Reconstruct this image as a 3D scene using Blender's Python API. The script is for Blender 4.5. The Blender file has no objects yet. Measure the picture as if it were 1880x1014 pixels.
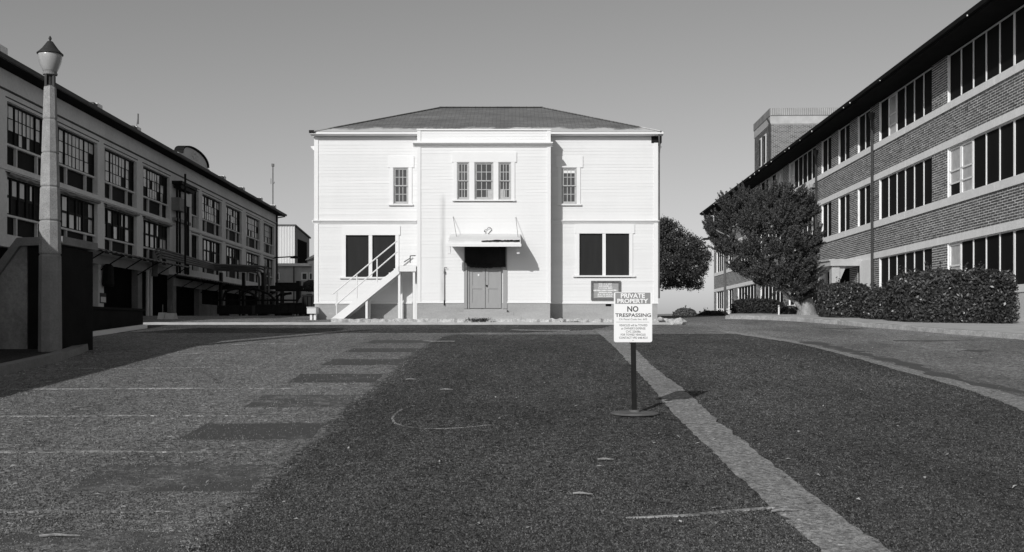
import bpy, bmesh, math, random
import numpy as np
from mathutils import Matrix, Vector, noise as mnoise

random.seed(7)
RNG = np.random.default_rng(7)
SC = bpy.context.scene
COL = SC.collection
rad = math.radians

# ------------------------------------------------------------------ camera, sky, sun, exposure
EYE = 1.65
cam_d = bpy.data.cameras.new('camera')
cam = bpy.data.objects.new('camera', cam_d)
COL.objects.link(cam)
cam.location = (0, 0, EYE)
cam.rotation_euler = (rad(90), 0, 0)
cam_d.sensor_width = 36.0
cam_d.lens = 36.0
cam_d.shift_y = 93.0 / 1880.0
cam_d.clip_start = 0.1
cam_d.clip_end = 20000
SC.camera = cam

LIGHT = Vector((0.47, 1.0, -0.54)).normalized()      # the way sunlight travels
SUN_EL = math.asin(-LIGHT.z)
world = bpy.data.worlds.new('World')
SC.world = world
world.use_nodes = True
wn = world.node_tree.nodes
wl = world.node_tree.links
wn.clear()
w_out = wn.new('ShaderNodeOutputWorld')
w_bg = wn.new('ShaderNodeBackground')
w_sky = wn.new('ShaderNodeTexSky')
w_sky.sky_type = 'NISHITA'
w_sky.sun_disc = False
w_sky.sun_elevation = SUN_EL
w_sky.sun_rotation = math.atan2(-LIGHT.x, -LIGHT.y)
w_sky.air_density = 1.0
w_sky.dust_density = 1.0
w_sky.ozone_density = 1.0
w_bw = wn.new('ShaderNodeRGBToBW')                    # the photograph is black and white
wl.new(w_sky.outputs['Color'], w_bw.inputs['Color'])
wl.new(w_bw.outputs['Val'], w_bg.inputs['Color'])
wl.new(w_bg.outputs['Background'], w_out.inputs['Surface'])
w_bg.inputs['Strength'].default_value = 0.090

sun_d = bpy.data.lights.new('sun', 'SUN')
sun_d.energy = 3.2
sun_d.angle = rad(0.5)
sun_d.color = (1.0, 0.995, 0.985)
sun = bpy.data.objects.new('sun', sun_d)
COL.objects.link(sun)
sun.rotation_euler = LIGHT.to_track_quat('-Z', 'Y').to_euler()
sun.location = (-20, -40, 40)

SC.view_settings.view_transform = 'Standard'
SC.view_settings.look = 'None'
SC.view_settings.exposure = 0.0
SC.view_settings.gamma = 1.0
SC.view_settings.use_curve_mapping = False
SC.cycles.max_bounces = 6
SC.cycles.use_denoising = True

# ------------------------------------------------------------------ places read off the photograph (1880 px wide, horizon at row 600)
F = 1880.0
def wx(px, Y): return (px - 940.0) / F * Y
def wz(py, Y): return EYE + (600.0 - py) / F * Y
SL = 0.0505                                           # the lot climbs towards the white house
def gz(Y):
    if Y < 38: return SL * Y
    if Y < 60:
        t = (Y - 38) / 22.0
        return SL * 38 + 0.33 * (1 - (1 - t) ** 2)
    if Y < 130: return SL * 38 + 0.33
    if Y < 320: return SL * 38 + 0.33 - 12.0 * ((Y - 130) / 190.0)
    return SL * 38 + 0.33 - 12.0
def G(px, py):                                        # a point of the lot surface seen at a pixel
    Y = F * EYE / (py - (600.0 - SL * F))
    return (wx(px, Y), Y)

# ------------------------------------------------------------------ materials (all neutral greys)
def new_mat(name):
    m = bpy.data.materials.new(name)
    m.use_nodes = True
    nt = m.node_tree
    b = nt.nodes['Principled BSDF']
    return m, nt, b
def ramp(nt, src, stops):
    r = nt.nodes.new('ShaderNodeValToRGB')
    el = r.color_ramp.elements
    while len(el) < len(stops): el.new(0.5)
    for e, (p, v) in zip(el, stops):
        e.position = p; e.color = (v, v, v, 1)
    nt.links.new(src, r.inputs['Fac'])
    return r.outputs['Color']
def noise(nt, scale, detail=4, rough=0.6, vec=None, stretch=None):
    n = nt.nodes.new('ShaderNodeTexNoise')
    n.inputs['Scale'].default_value = scale
    n.inputs['Detail'].default_value = detail
    n.inputs['Roughness'].default_value = rough
    if vec is None:
        tc = nt.nodes.new('ShaderNodeTexCoord'); vec = tc.outputs['Object']
    if stretch:
        mp = nt.nodes.new('ShaderNodeMapping'); mp.inputs['Scale'].default_value = stretch
        nt.links.new(vec, mp.inputs['Vector']); vec = mp.outputs['Vector']
    nt.links.new(vec, n.inputs['Vector'])
    return n.outputs['Fac']
def geo_pos(nt):
    g = nt.nodes.new('ShaderNodeNewGeometry'); return g.outputs['Position']
def mathn(nt, op, a, b=None, clamp=False):
    n = nt.nodes.new('ShaderNodeMath'); n.operation = op; n.use_clamp = clamp
    for i, v in enumerate((a, b)):
        if v is None: continue
        if isinstance(v, (int, float)): n.inputs[i].default_value = v
        else: nt.links.new(v, n.inputs[i])
    return n.outputs[0]
def mixc(nt, fac, a, b, mode='MIX'):
    n = nt.nodes.new('ShaderNodeMix'); n.data_type = 'RGBA'; n.blend_type = mode
    for sock, v in ((n.inputs[0], fac), (n.inputs[6], a), (n.inputs[7], b)):
        if isinstance(v, (int, float)):
            sock.default_value = v if sock.type == 'VALUE' else (v, v, v, 1)
        else: nt.links.new(v, sock)
    return n.outputs[2]
def bump(nt, b, src, strength, dist=0.01):
    n = nt.nodes.new('ShaderNodeBump')
    n.inputs['Strength'].default_value = strength
    n.inputs['Distance'].default_value = dist
    nt.links.new(src, n.inputs['Height'])
    nt.links.new(n.outputs['Normal'], b.inputs['Normal'])

def M(name, base, var=0.2, scale=3.0, rough=0.8, bmp=0.0, bscale=40.0, fine=0.0, fscale=60.0, spec=0.3, stretch=None, metal=0.0, obj_rand=0.0, island=0.0, world_pos=True):
    m, nt, b = new_mat(name)
    vec = geo_pos(nt) if world_pos else None
    n1 = noise(nt, scale, 6, 0.65, vec, stretch)
    c = ramp(nt, n1, [(0.25, base * (1 - var)), (0.75, min(0.9, base * (1 + var)))])
    if fine:
        n2 = noise(nt, fscale, 3, 0.7, vec)
        f = ramp(nt, n2, [(0.3, 1 - fine), (0.7, 1.0)])
        c = mixc(nt, 1.0, c, f, 'MULTIPLY')
    if obj_rand:
        oi = nt.nodes.new('ShaderNodeObjectInfo')
        f = ramp(nt, oi.outputs['Random'], [(0, 1 - obj_rand), (1, 1.0)])
        c = mixc(nt, 1.0, c, f, 'MULTIPLY')
    if island:
        gi = nt.nodes.new('ShaderNodeNewGeometry')
        f = ramp(nt, gi.outputs['Random Per Island'], [(0, 1 - island), (0.6, 1.0), (1, 1.0 + island * .8)])
        c = mixc(nt, 1.0, c, f, 'MULTIPLY')
    nt.links.new(c, b.inputs['Base Color'])
    b.inputs['Roughness'].default_value = rough
    b.inputs['Metallic'].default_value = metal
    b.inputs['Specular IOR Level'].default_value = spec
    if bmp:
        bump(nt, b, noise(nt, bscale, 5, 0.7, vec), bmp, 0.01)
    return m

MT = {}
MT['white_paint'] = M('white_paint', 0.71, 0.035, 0.9, 0.6, 0.1, 25, obj_rand=0.05, stretch=(1, 1, 0.35))
MT['white_trim'] = M('white_trim', 0.73, 0.03, 1.2, 0.55, 0.05, 30)
MT['white_canopy'] = M('white_canopy', 0.70, 0.08, 1.6, 0.65, 0.25, 12)
MT['sash_paint'] = M('sash_paint', 0.42, 0.2, 9, 0.7)
MT['window_glass'] = M('window_glass', 0.055, 0.35, 2.5, 0.12, spec=0.5)
MT['window_glass_pale'] = M('window_glass_pale', 0.42, 0.25, 4, 0.3, spec=0.5)
MT['dark_screen'] = M('dark_screen', 0.020, 0.25, 1.5, 0.7, spec=0.15, stretch=(4, 4, 0.4))
MT['black_opening'] = M('black_opening', 0.006, 0.3, 1.0, 0.9, spec=0.02)
MT['foundation'] = M('foundation', 0.37, 0.16, 1.1, 0.9, 0.3, 30, 0.15, 18, stretch=(0.6, 1, 2.2))
MT['door_paint'] = M('door_paint', 0.30, 0.06, 3, 0.55, 0.05, 30, stretch=(2, 2, .5))
MT['rubble'] = M('rubble', 0.55, 0.45, 5.0, 0.95, 0.9, 14, 0.45, 26, stretch=(1, 1, 1.6))
MT['kerb_stone'] = M('kerb_stone', 0.38, 0.35, 3.0, 0.95, 0.8, 14, 0.4, 20)
MT['concrete'] = M('concrete', 0.46, 0.18, 1.3, 0.9, 0.35, 30, 0.18, 45)
MT['concrete_pale'] = M('concrete_pale', 0.66, 0.10, 1.2, 0.85, 0.2, 30, 0.12, 30)
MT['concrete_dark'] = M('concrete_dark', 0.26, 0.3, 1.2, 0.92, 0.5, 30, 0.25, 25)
MT['wall_mottled'] = M('wall_mottled', 0.33, 0.45, 1.6, 0.92, 0.5, 30, 0.35, 12, stretch=(1, 1, .5))
MT['flat_black'] = M('flat_black', 0.016, 0.3, 1.5, 0.9, spec=.05)  # black of felt and tarpaulin; on the dock wall it paints in shade
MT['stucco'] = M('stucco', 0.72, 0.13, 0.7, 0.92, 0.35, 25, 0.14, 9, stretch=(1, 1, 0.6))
MT['stucco_line'] = M('stucco_line', 0.06, 0.3, 2, 0.9)
MT['steel_dark'] = M('steel_dark', 0.016, 0.3, 4, 0.7, 0.1, 30, spec=.1)
MT['pipe_paint'] = M('pipe_paint', 0.11, 0.3, 2.0, 0.6, 0.1, 20)
MT['pane_pale'] = M('pane_pale', 0.56, 0.15, 2.2, 0.25, spec=0.4, obj_rand=0.22)
MT['pane_dark'] = M('pane_dark', 0.010, 0.3, 2, 0.7, spec=0.08)
MT['corrugated'] = M('corrugated', 0.55, 0.08, 0.5, 0.6)
MT['corrugated_shaded'] = M('corrugated_shaded', 0.20, 0.12, 0.5, 0.7)
MT['brick'] = M('brick', 0.135, 0.25, 1.6, 0.9, 0.4, 60, island=0.42)
MT['brick_single'] = M('brick_single', 0.135, 0.25, 1.6, 0.9, 0.4, 60, obj_rand=0.42)
MT['mortar'] = M('mortar', 0.80, 0.12, 3, 0.95, 0.3, 60)
MT['mortar_grey'] = M('mortar_grey', 0.42, 0.12, 3, 0.95, 0.3, 60)
MT['limestone'] = M('limestone', 0.83, 0.08, 1.6, 0.85, 0.2, 25, 0.12, 9, stretch=(1, 1, .25))
MT['panel_screen'] = M('panel_screen', 0.011, 0.3, 1.0, 0.8, spec=0.1, obj_rand=0.4, stretch=(1, 1, .3))
MT['mullion'] = M('mullion', 0.80, 0.08, 2, 0.6)
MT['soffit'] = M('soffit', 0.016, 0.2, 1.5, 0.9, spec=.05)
MT['gutter'] = M('gutter', 0.05, 0.3, 3, 0.6)
MT['drainpipe'] = M('drainpipe', 0.045, 0.3, 3, 0.7)
MT['roof_felt'] = M('roof_felt', 0.12, 0.2, 1, 0.9)
MT['bark'] = M('bark', 0.32, 0.5, 5.0, 0.95, 1.0, 14, 0.35, 22, stretch=(3, 3, 0.5))
MT['bark_dark'] = M('bark_dark', 0.09, 0.4, 4.0, 0.95, 0.8, 14, stretch=(3, 3, 0.5))
def leaf_mat(name, base, rough, island, spec=0.4, trans=0.0):
    m, nt, b = new_mat(name)
    gi = nt.nodes.new('ShaderNodeNewGeometry')
    c = ramp(nt, gi.outputs['Random Per Island'], [(0, base * (1 - island)), (0.7, base * (1 + island * .5)), (1, base * (1 + island * 1.6))])
    nt.links.new(c, b.inputs['Base Color'])
    b.inputs['Roughness'].default_value = rough
    b.inputs['Specular IOR Level'].default_value = spec
    return m
MT['leaf_conifer'] = leaf_mat('leaf_conifer', 0.056, 0.6, 0.8, 0.25)
MT['leaf_oak'] = leaf_mat('leaf_oak', 0.050, 0.55, 0.5, 0.3)
MT['leaf_gloss'] = leaf_mat('leaf_gloss', 0.046, 0.36, 0.6, 0.45)
MT['leaf_dark'] = leaf_mat('leaf_dark', 0.030, 0.6, 0.5, 0.2)
MT['leaf_far'] = leaf_mat('leaf_far', 0.085, 0.8, 0.4, 0.1)
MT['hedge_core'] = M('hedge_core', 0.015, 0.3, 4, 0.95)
MT['hill_grass'] = M('hill_grass', 0.22, 0.25, 0.012, 0.95)
MT['lamp_concrete'] = M('lamp_concrete', 0.41, 0.22, 5, 0.9, 0.8, 70, 0.5, 55)
MT['lamp_iron'] = M('lamp_iron', 0.035, 0.3, 8, 0.6, spec=.2)
MT['lamp_globe'] = M('lamp_globe', 0.36, 0.22, 5, 0.25, spec=0.5, stretch=(1, 1, .35))
MT['sign_white'] = M('sign_white', 0.82, 0.02, 4, 0.4)
MT['sign_grey'] = M('sign_grey', 0.26, 0.04, 4, 0.45)
MT['ink'] = M('ink', 0.035, 0.1, 4, 0.5)
MT['ink_pale'] = M('ink_pale', 0.14, 0.1, 4, 0.5)
MT['sign_post'] = M('sign_post', 0.014, 0.3, 9, 0.7, spec=.1)
MT['sign_base'] = M('sign_base', 0.12, 0.35, 8, 0.75, 0.2, 60)
MT['board_frame'] = M('board_frame', 0.11, 0.4, 14, 0.8, 0.4, 40)
MT['board_panel'] = M('board_panel', 0.30, 0.18, 7, 0.7, stretch=(1, 1, 5))
MT['dry_leaf'] = leaf_mat('dry_leaf', 0.30, 0.8, 0.6, 0.2)
MT['soil'] = M('soil', 0.10, 0.4, 2.5, 0.95, 0.6, 30, .3, 40)

# roof shingles: courses, mottling and overspray of white paint along the eaves
def make_shingle():
    m, nt, b = new_mat('shingle')
    p = geo_pos(nt)
    n1 = noise(nt, 1.2, 6, 0.7, p, (0.35, 1, 1.5))
    base = ramp(nt, n1, [(0.3, 0.13), (0.7, 0.23)])
    br = nt.nodes.new('ShaderNodeTexBrick')
    br.inputs['Scale'].default_value = 1.0
    br.inputs['Brick Width'].default_value = 0.30
    br.inputs['Row Height'].default_value = 0.13
    br.inputs['Mortar Size'].default_value = 0.012
    br.inputs['Color1'].default_value = (0.75, 0.75, 0.75, 1)
    br.inputs['Color2'].default_value = (1, 1, 1, 1)
    br.inputs['Mortar'].default_value = (0.45, 0.45, 0.45, 1)
    nt.links.new(p, br.inputs['Vector'])
    c = mixc(nt, 1.0, base, br.outputs['Color'], 'MULTIPLY')
    sx = nt.nodes.new('ShaderNodeSeparateXYZ'); nt.links.new(p, sx.inputs[0])
    h = mathn(nt, 'SUBTRACT', sx.outputs['Z'], 8.86)
    n2 = noise(nt, 1.1, 4, 0.7, p, (1, 0.6, 1.5))
    edge = mathn(nt, 'SUBTRACT', mathn(nt, 'MULTIPLY', n2, 0.75), mathn(nt, 'ADD', h, 0.12))
    fac = mathn(nt, 'MULTIPLY', edge, 7.0, True)
    fac = mathn(nt, 'MULTIPLY', fac, 0.8)
    c = mixc(nt, fac, c, 0.62)
    nt.links.new(c, b.inputs['Base Color'])
    b.inputs['Roughness'].default_value = 0.95
    bump(nt, b, br.outputs['Fac'], 0.6, -0.01)
    return m
MT['shingle'] = make_shingle()

# asphalt: stones set in binder; seen close the stones show one by one
def asphalt_nodes(nt, lo, hi, contrast, stain=0.25):
    p = geo_pos(nt)
    def vor(scale):
        v = nt.nodes.new('ShaderNodeTexVoronoi'); v.inputs['Scale'].default_value = scale
        nt.links.new(p, v.inputs['Vector'])
        s = nt.nodes.new('ShaderNodeSeparateColor'); nt.links.new(v.outputs['Color'], s.inputs[0])
        return s.outputs[0], v.outputs['Distance']
    s1, d1 = vor(70.0)
    s2, _ = vor(30.0)
    n0 = noise(nt, 9.0, 5, 0.75, p, (1, .45, 1))
    n1 = noise(nt, 30.0, 3, 0.8, p, (1, .45, 1))
    n4 = noise(nt, 4.2, 4, 0.8, p, (1, .35, 1))
    mix = mathn(nt, 'ADD', mathn(nt, 'MULTIPLY', s1, 0.30), mathn(nt, 'ADD', mathn(nt, 'MULTIPLY', s2, 0.34), mathn(nt, 'MULTIPLY', n0, 0.42)))
    mix = mathn(nt, 'ADD', mix, mathn(nt, 'ADD', mathn(nt, 'MULTIPLY', n1, 0.6), mathn(nt, 'MULTIPLY', n4, 0.34)))
    mid = (lo + hi) / 2
    mix = mathn(nt, 'MULTIPLY', mathn(nt, 'SUBTRACT', mix, 0.50), 1.0)
    c = ramp(nt, mix, [(0.28, lo * (1 - contrast)), (0.52, mid), (0.80, hi * (1 + contrast))])
    big = noise(nt, 0.35, 5, 0.6, p, (1, 0.5, 1))
    c = mixc(nt, 1.0, c, ramp(nt, big, [(0.3, 1 - stain), (0.7, 1 + stain * .6)]), 'MULTIPLY')
    glint = ramp(nt, s2, [(0.985, 0.0), (0.995, 1.0)])
    c = mixc(nt, mathn(nt, 'MULTIPLY', glint, 0.45), c, min(.8, hi * 3.5))
    return c, mixc(nt, 0.5, d1, s2), p
def make_asphalt(name, lo, hi, contrast, bs=0.6, stain=.25):
    m, nt, b = new_mat(name)
    c, h, p = asphalt_nodes(nt, lo, hi, contrast, stain)
    nt.links.new(c, b.inputs['Base Color'])
    b.inputs['Roughness'].default_value = 0.92
    b.inputs['Specular IOR Level'].default_value = 0.25
    bump(nt, b, h, bs, 0.012)
    return m
LOT = (0.142, 0.232)
MT['asphalt_lot'] = make_asphalt('asphalt_lot', *LOT, 0.6, 0.7)
MT['asphalt_road'] = make_asphalt('asphalt_road', 0.155, 0.255, 0.6, 0.6, .5)
MT['strip'] = make_asphalt('strip', 0.23, 0.31, 0.4, 0.5, .22)
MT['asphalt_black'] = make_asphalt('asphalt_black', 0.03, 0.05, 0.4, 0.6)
def make_fray():                                       # coarse dark asphalt whose edge frays out into the lot
    m, nt, b = new_mat('asphalt_dark')
    c1, h, p = asphalt_nodes(nt, 0.026, 0.110, 0.9, 0.5)
    c2, _, _ = asphalt_nodes(nt, *LOT, 0.6)
    at = nt.nodes.new('ShaderNodeAttribute'); at.attribute_name = 'cover'
    n = noise(nt, 14.0, 6, 0.8, p)
    n3 = noise(nt, 1.1, 4, 0.6, p)
    k = mathn(nt, 'ADD', mathn(nt, 'MULTIPLY', n, 0.75), mathn(nt, 'MULTIPLY', n3, 0.45))
    fac = mathn(nt, 'MULTIPLY', mathn(nt, 'SUBTRACT', mathn(nt, 'ADD', at.outputs['Fac'], k), 1.0), 7.0, True)
    c = mixc(nt, fac, c2, c1)
    nt.links.new(c, b.inputs['Base Color'])
    b.inputs['Roughness'].default_value = 0.95
    b.inputs['Specular IOR Level'].default_value = 0.25
    bump(nt, b, h, 0.9, 0.016)
    return m
MT['asphalt_dark'] = make_fray()
def make_worn(name, paint, under, amount, scale=18.0):  # worn paint over asphalt
    m, nt, b = new_mat(name)
    c, h, p = asphalt_nodes(nt, under[0], under[1], 0.6)
    n = noise(nt, scale, 6, 0.8, p)
    n2 = noise(nt, 1.6, 3, 0.6, p)
    k = mathn(nt, 'ADD', mathn(nt, 'MULTIPLY', n, 0.6), mathn(nt, 'MULTIPLY', n2, 0.6))
    fac = mathn(nt, 'MULTIPLY', mathn(nt, 'SUBTRACT', k, 1.0 - amount), 6.0, True)
    c = mixc(nt, fac, c, paint)
    nt.links.new(c, b.inputs['Base Color'])
    b.inputs['Roughness'].default_value = 0.85
    bump(nt, b, h, 0.4, 0.01)
    return m
MT['paint_worn'] = make_worn('paint_worn', 0.50, LOT, 0.42, 26)
MT['tar_worn'] = make_worn('tar_worn', 0.07, (0.155, 0.255), 0.64, 5)
MT['paint_faint'] = make_worn('paint_faint', 0.40, LOT, 0.36, 26)
MT['paint_black'] = make_worn('paint_black', 0.056, LOT, 0.64, 7)
MT['paint_black_worn'] = make_worn('paint_black_worn', 0.062, LOT, 0.54, 7)
MT['chalk'] = make_worn('chalk', 0.36, (0.03, 0.11), 0.46, 30)

# siding of the bay carries a dark runoff streak
def make_bay_siding():
    m, nt, b = new_mat('white_paint_streaked')
    p = geo_pos(nt)
    n1 = noise(nt, 0.9, 6, 0.65, p, (1, 1, .35))
    c = ramp(nt, n1, [(0.25, 0.685), (0.75, 0.73)])
    sx = nt.nodes.new('ShaderNodeSeparateXYZ'); nt.links.new(p, sx.inputs[0])
    d = mathn(nt, 'ABSOLUTE', mathn(nt, 'SUBTRACT', sx.outputs['X'], wx(813, 37)))
    near = mathn(nt, 'SUBTRACT', 1.0, mathn(nt, 'MULTIPLY', d, 7.5), True)
    lowz = mathn(nt, 'MULTIPLY', mathn(nt, 'SUBTRACT', wz(352, 37), sx.outputs['Z']), 3.0, True)
    n2 = noise(nt, 2.2, 4, 0.6, p, (3, 1, .5))
    fac = mathn(nt, 'MULTIPLY', mathn(nt, 'MULTIPLY', near, lowz), mathn(nt, 'MULTIPLY', n2, 1.0))
    c = mixc(nt, fac, c, 0.33)
    nt.links.new(c, b.inputs['Base Color'])
    b.inputs['Roughness'].default_value = 0.6
    return m
MT['white_bay'] = make_bay_siding()

# ------------------------------------------------------------------ building blocks
WM = {}
def tag(o, label=None, cat=None, group=None, kind=None):
    if label: o['label'] = label
    if cat: o['category'] = cat
    if group: o['group'] = group
    if kind: o['kind'] = kind
    return o
def thing(name, label, cat, loc, rz=0.0, group=None):
    o = bpy.data.objects.new(name, None)
    o.empty_display_size = 0.2
    COL.objects.link(o)
    o.location = loc
    o.rotation_euler = (0, 0, rz)
    WM[o] = Matrix.Translation(Vector(loc)) @ Matrix.Rotation(rz, 4, 'Z')
    return tag(o, label, cat, group)

class MB:
    def __init__(s): s.v = []; s.f = []; s.mi = []; s.cov = None
    def add(s, vs, fs, m=0):
        n = len(s.v); s.v += [tuple(p) for p in vs]
        for f in fs: s.f.append(tuple(i + n for i in f)); s.mi.append(m)
        return s
    def box(s, x0, x1, y0, y1, z0, z1, m=0):
        vs = [(x0, y0, z0), (x1, y0, z0), (x1, y1, z0), (x0, y1, z0), (x0, y0, z1), (x1, y0, z1), (x1, y1, z1), (x0, y1, z1)]
        return s.add(vs, [(0, 3, 2, 1), (4, 5, 6, 7), (0, 1, 5, 4), (1, 2, 6, 5), (2, 3, 7, 6), (3, 0, 4, 7)], m)
    def beam(s, a, b, w, h, m=0, up=(0, 0, 1)):       # a rectangular bar from a to b
        a = Vector(a); b = Vector(b); d = (b - a).normalized(); u = Vector(up)
        if abs(d.dot(u)) > 0.98: u = Vector((0, 1, 0))
        r = d.cross(u).normalized(); u = r.cross(d).normalized()
        vs = [p + r * (i * w / 2) + u * (j * h / 2) for p in (a, b) for i, j in ((-1, -1), (1, -1), (1, 1), (-1, 1))]
        return s.add(vs, [(0, 1, 2, 3), (7, 6, 5, 4), (0, 4, 5, 1), (1, 5, 6, 2), (2, 6, 7, 3), (3, 7, 4, 0)], m)
    def prism(s, poly, axis, a0, a1, m=0):            # poly in the two other axes, pushed along axis
        def P(u, v, a):
            return {'x': (a, u, v), 'y': (u, a, v), 'z': (u, v, a)}[axis]
        n = len(poly)
        vs = [P(u, v, a0) for u, v in poly] + [P(u, v, a1) for u, v in poly]
        fs = [tuple(range(n)), tuple(range(2 * n - 1, n - 1, -1))] + [(i, i + n, (i + 1) % n + n, (i + 1) % n) for i in range(n)]
        return s.add(vs, fs, m)
    def tube(s, pts, r, n=8, m=0):
        pts = [Vector(p) for p in pts]; rr = r if isinstance(r, (list, tuple)) else [r] * len(pts)
        rings = []
        ref = Vector((0.13, 0.21, 1)).normalized()
        base = len(s.v)
        for i, p in enumerate(pts):
            d = (pts[min(i + 1, len(pts) - 1)] - pts[max(i - 1, 0)]).normalized()
            if abs(d.dot(ref)) > .97: ref = Vector((1, 0.2, 0.1)).normalized()
            a = d.cross(ref).normalized(); b = d.cross(a)
            s.v += [tuple(p + (a * math.cos(2 * math.pi * k / n) + b * math.sin(2 * math.pi * k / n)) * rr[i]) for k in range(n)]
        for i in range(len(pts) - 1):
            for k in range(n):
                k2 = (k + 1) % n
                s.f.append((base + i * n + k, base + i * n + k2, base + (i + 1) * n + k2, base + (i + 1) * n + k)); s.mi.append(m)
        s.f.append(tuple(base + k for k in range(n - 1, -1, -1))); s.mi.append(m)
        e = base + (len(pts) - 1) * n
        s.f.append(tuple(e + k for k in range(n))); s.mi.append(m)
        return s
    def lathe(s, prof, c=(0, 0, 0), n=16, m=0, start=0.0):
        base = len(s.v)
        for r, z in prof:
            s.v += [(c[0] + r * math.cos(start + 2 * math.pi * k / n), c[1] + r * math.sin(start + 2 * math.pi * k / n), c[2] + z) for k in range(n)]
        for i in range(len(prof) - 1):
            for k in range(n):
                k2 = (k + 1) % n
                s.f.append((base + i * n + k, base + i * n + k2, base + (i + 1) * n + k2, base + (i + 1) * n + k)); s.mi.append(m)
        s.f.append(tuple(base + k for k in range(n - 1, -1, -1))); s.mi.append(m)
        e = base + (len(prof) - 1) * n
        s.f.append(tuple(e + k for k in range(n))); s.mi.append(m)
        return s
    def build(s, name, mats, parent=None, frame=None, smooth=False, kind=None, up=False):
        if isinstance(mats, str): mats = [mats]
        V = np.array(s.v, dtype=float)
        if frame is not None:
            A = np.array(frame); V = V @ A[:3, :3].T + A[:3, 3]
        if parent is not None:
            A = np.array(WM[parent].inverted()); V = V @ A[:3, :3].T + A[:3, 3]
        c = (V.min(0) + V.max(0)) / 2; c[2] = V[:, 2].min()
        V = V - c
        me = bpy.data.meshes.new(name)
        me.from_pydata(V.tolist(), [], s.f)
        for m in mats: me.materials.append(MT[m])
        if len(mats) > 1: me.polygons.foreach_set('material_index', s.mi)
        if s.cov is not None:
            at = me.attributes.new('cover', 'FLOAT', 'POINT'); at.data.foreach_set('value', s.cov)
        if smooth: me.polygons.foreach_set('use_smooth', [True] * len(me.polygons))
        bm = bmesh.new(); bm.from_mesh(me)
        bmesh.ops.recalc_face_normals(bm, faces=bm.faces)
        if up and sum(f.normal.z * f.calc_area() for f in bm.faces) < 0: bmesh.ops.reverse_faces(bm, faces=bm.faces)
        bm.to_mesh(me); bm.free()
        me.update()
        o = bpy.data.objects.new(name, me)
        COL.objects.link(o)
        if parent is not None: o.parent = parent
        o.location = c.tolist()
        WM[o] = (WM[parent] if parent is not None else Matrix()) @ Matrix.Translation(Vector(c.tolist()))
        if kind: o['kind'] = kind
        return o
def part_copy(src, parent, delta):                    # one more piece that shares its mesh
    o = src.copy(); COL.objects.link(o); o.parent = parent
    o.location = src.location + Vector(delta)
    return o
def bevel(o, w, seg=2):
    md = o.modifiers.new('bevel', 'BEVEL'); md.width = w; md.segments = seg; md.limit_method = 'ANGLE'

def text_obj(txt, cx, cz, w, h, y, mat, parent, bold=0.0, name='lettering'):
    cu = bpy.data.curves.new('letters', 'FONT')
    cu.body = txt; cu.align_x = 'CENTER'; cu.size = 1.0; cu.offset = bold; cu.resolution_u = 3
    t = bpy.data.objects.new('letters', cu); COL.objects.link(t)
    dg = bpy.context.evaluated_depsgraph_get()
    me = bpy.data.meshes.new_from_object(t.evaluated_get(dg))
    bpy.data.objects.remove(t)
    n = len(me.vertices); co = np.empty(n * 3); me.vertices.foreach_get('co', co); co = co.reshape(n, 3)
    lo, hi = co.min(0), co.max(0)
    mb = MB()
    for p in co:
        mb.v.append((cx + ((p[0] - lo[0]) / (hi[0] - lo[0]) - .5) * w, y, cz + ((p[1] - lo[1]) / (hi[1] - lo[1]) - .5) * h))
    for p in me.polygons: mb.f.append(tuple(p.vertices)); mb.mi.append(0)
    bpy.data.meshes.remove(me)
    return mb.build(name, mat, parent)

# foliage: many small leaves spread through clumps
def leaves_mesh(name, pts, nrm, L, W, mat, parent, long_dir=None):
    n = len(pts)
    nrm = nrm / (np.linalg.norm(nrm, axis=1, keepdims=True) + 1e-9)
    r = RNG.normal(size=(n, 3)) if long_dir is None else long_dir
    t = r - nrm * (r * nrm).sum(1, keepdims=True)
    t /= np.linalg.norm(t, axis=1, keepdims=True) + 1e-9
    b = np.cross(nrm, t)
    l = (L * RNG.uniform(.6, 1.3, n))[:, None]; w = (W * RNG.uniform(.6, 1.3, n))[:, None]
    bend = nrm * l * RNG.uniform(-.1, .25, n)[:, None]
    V = np.stack([pts - t * l * .5, pts + b * w * .5 + bend, pts + t * l * .5, pts - b * w * .5 + bend], 1).reshape(-1, 3)
    A = np.array(WM[parent].inverted()); V = V @ A[:3, :3].T + A[:3, 3]
    me = bpy.data.meshes.new(name)
    me.vertices.add(4 * n); me.loops.add(4 * n); me.polygons.add(n)
    me.vertices.foreach_set('co', V.ravel())
    me.loops.foreach_set('vertex_index', np.arange(4 * n, dtype=np.int32))
    me.polygons.foreach_set('loop_start', np.arange(0, 4 * n, 4, dtype=np.int32))
    me.polygons.foreach_set('loop_total', np.full(n, 4, dtype=np.int32))
    me.materials.append(MT[mat]); me.update(calc_edges=True)
    o = bpy.data.objects.new(name, me); COL.objects.link(o); o.parent = parent
    WM[o] = WM[parent]
    return o
def shell_points(c, r, n, inner=0.55):
    d = RNG.normal(size=(n, 3)); d /= np.linalg.norm(d, axis=1, keepdims=True)
    k = inner + (1 - inner) * RNG.uniform(0, 1, n) ** 0.6
    return np.array(c) + d * np.array(r) * k[:, None], d

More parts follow.
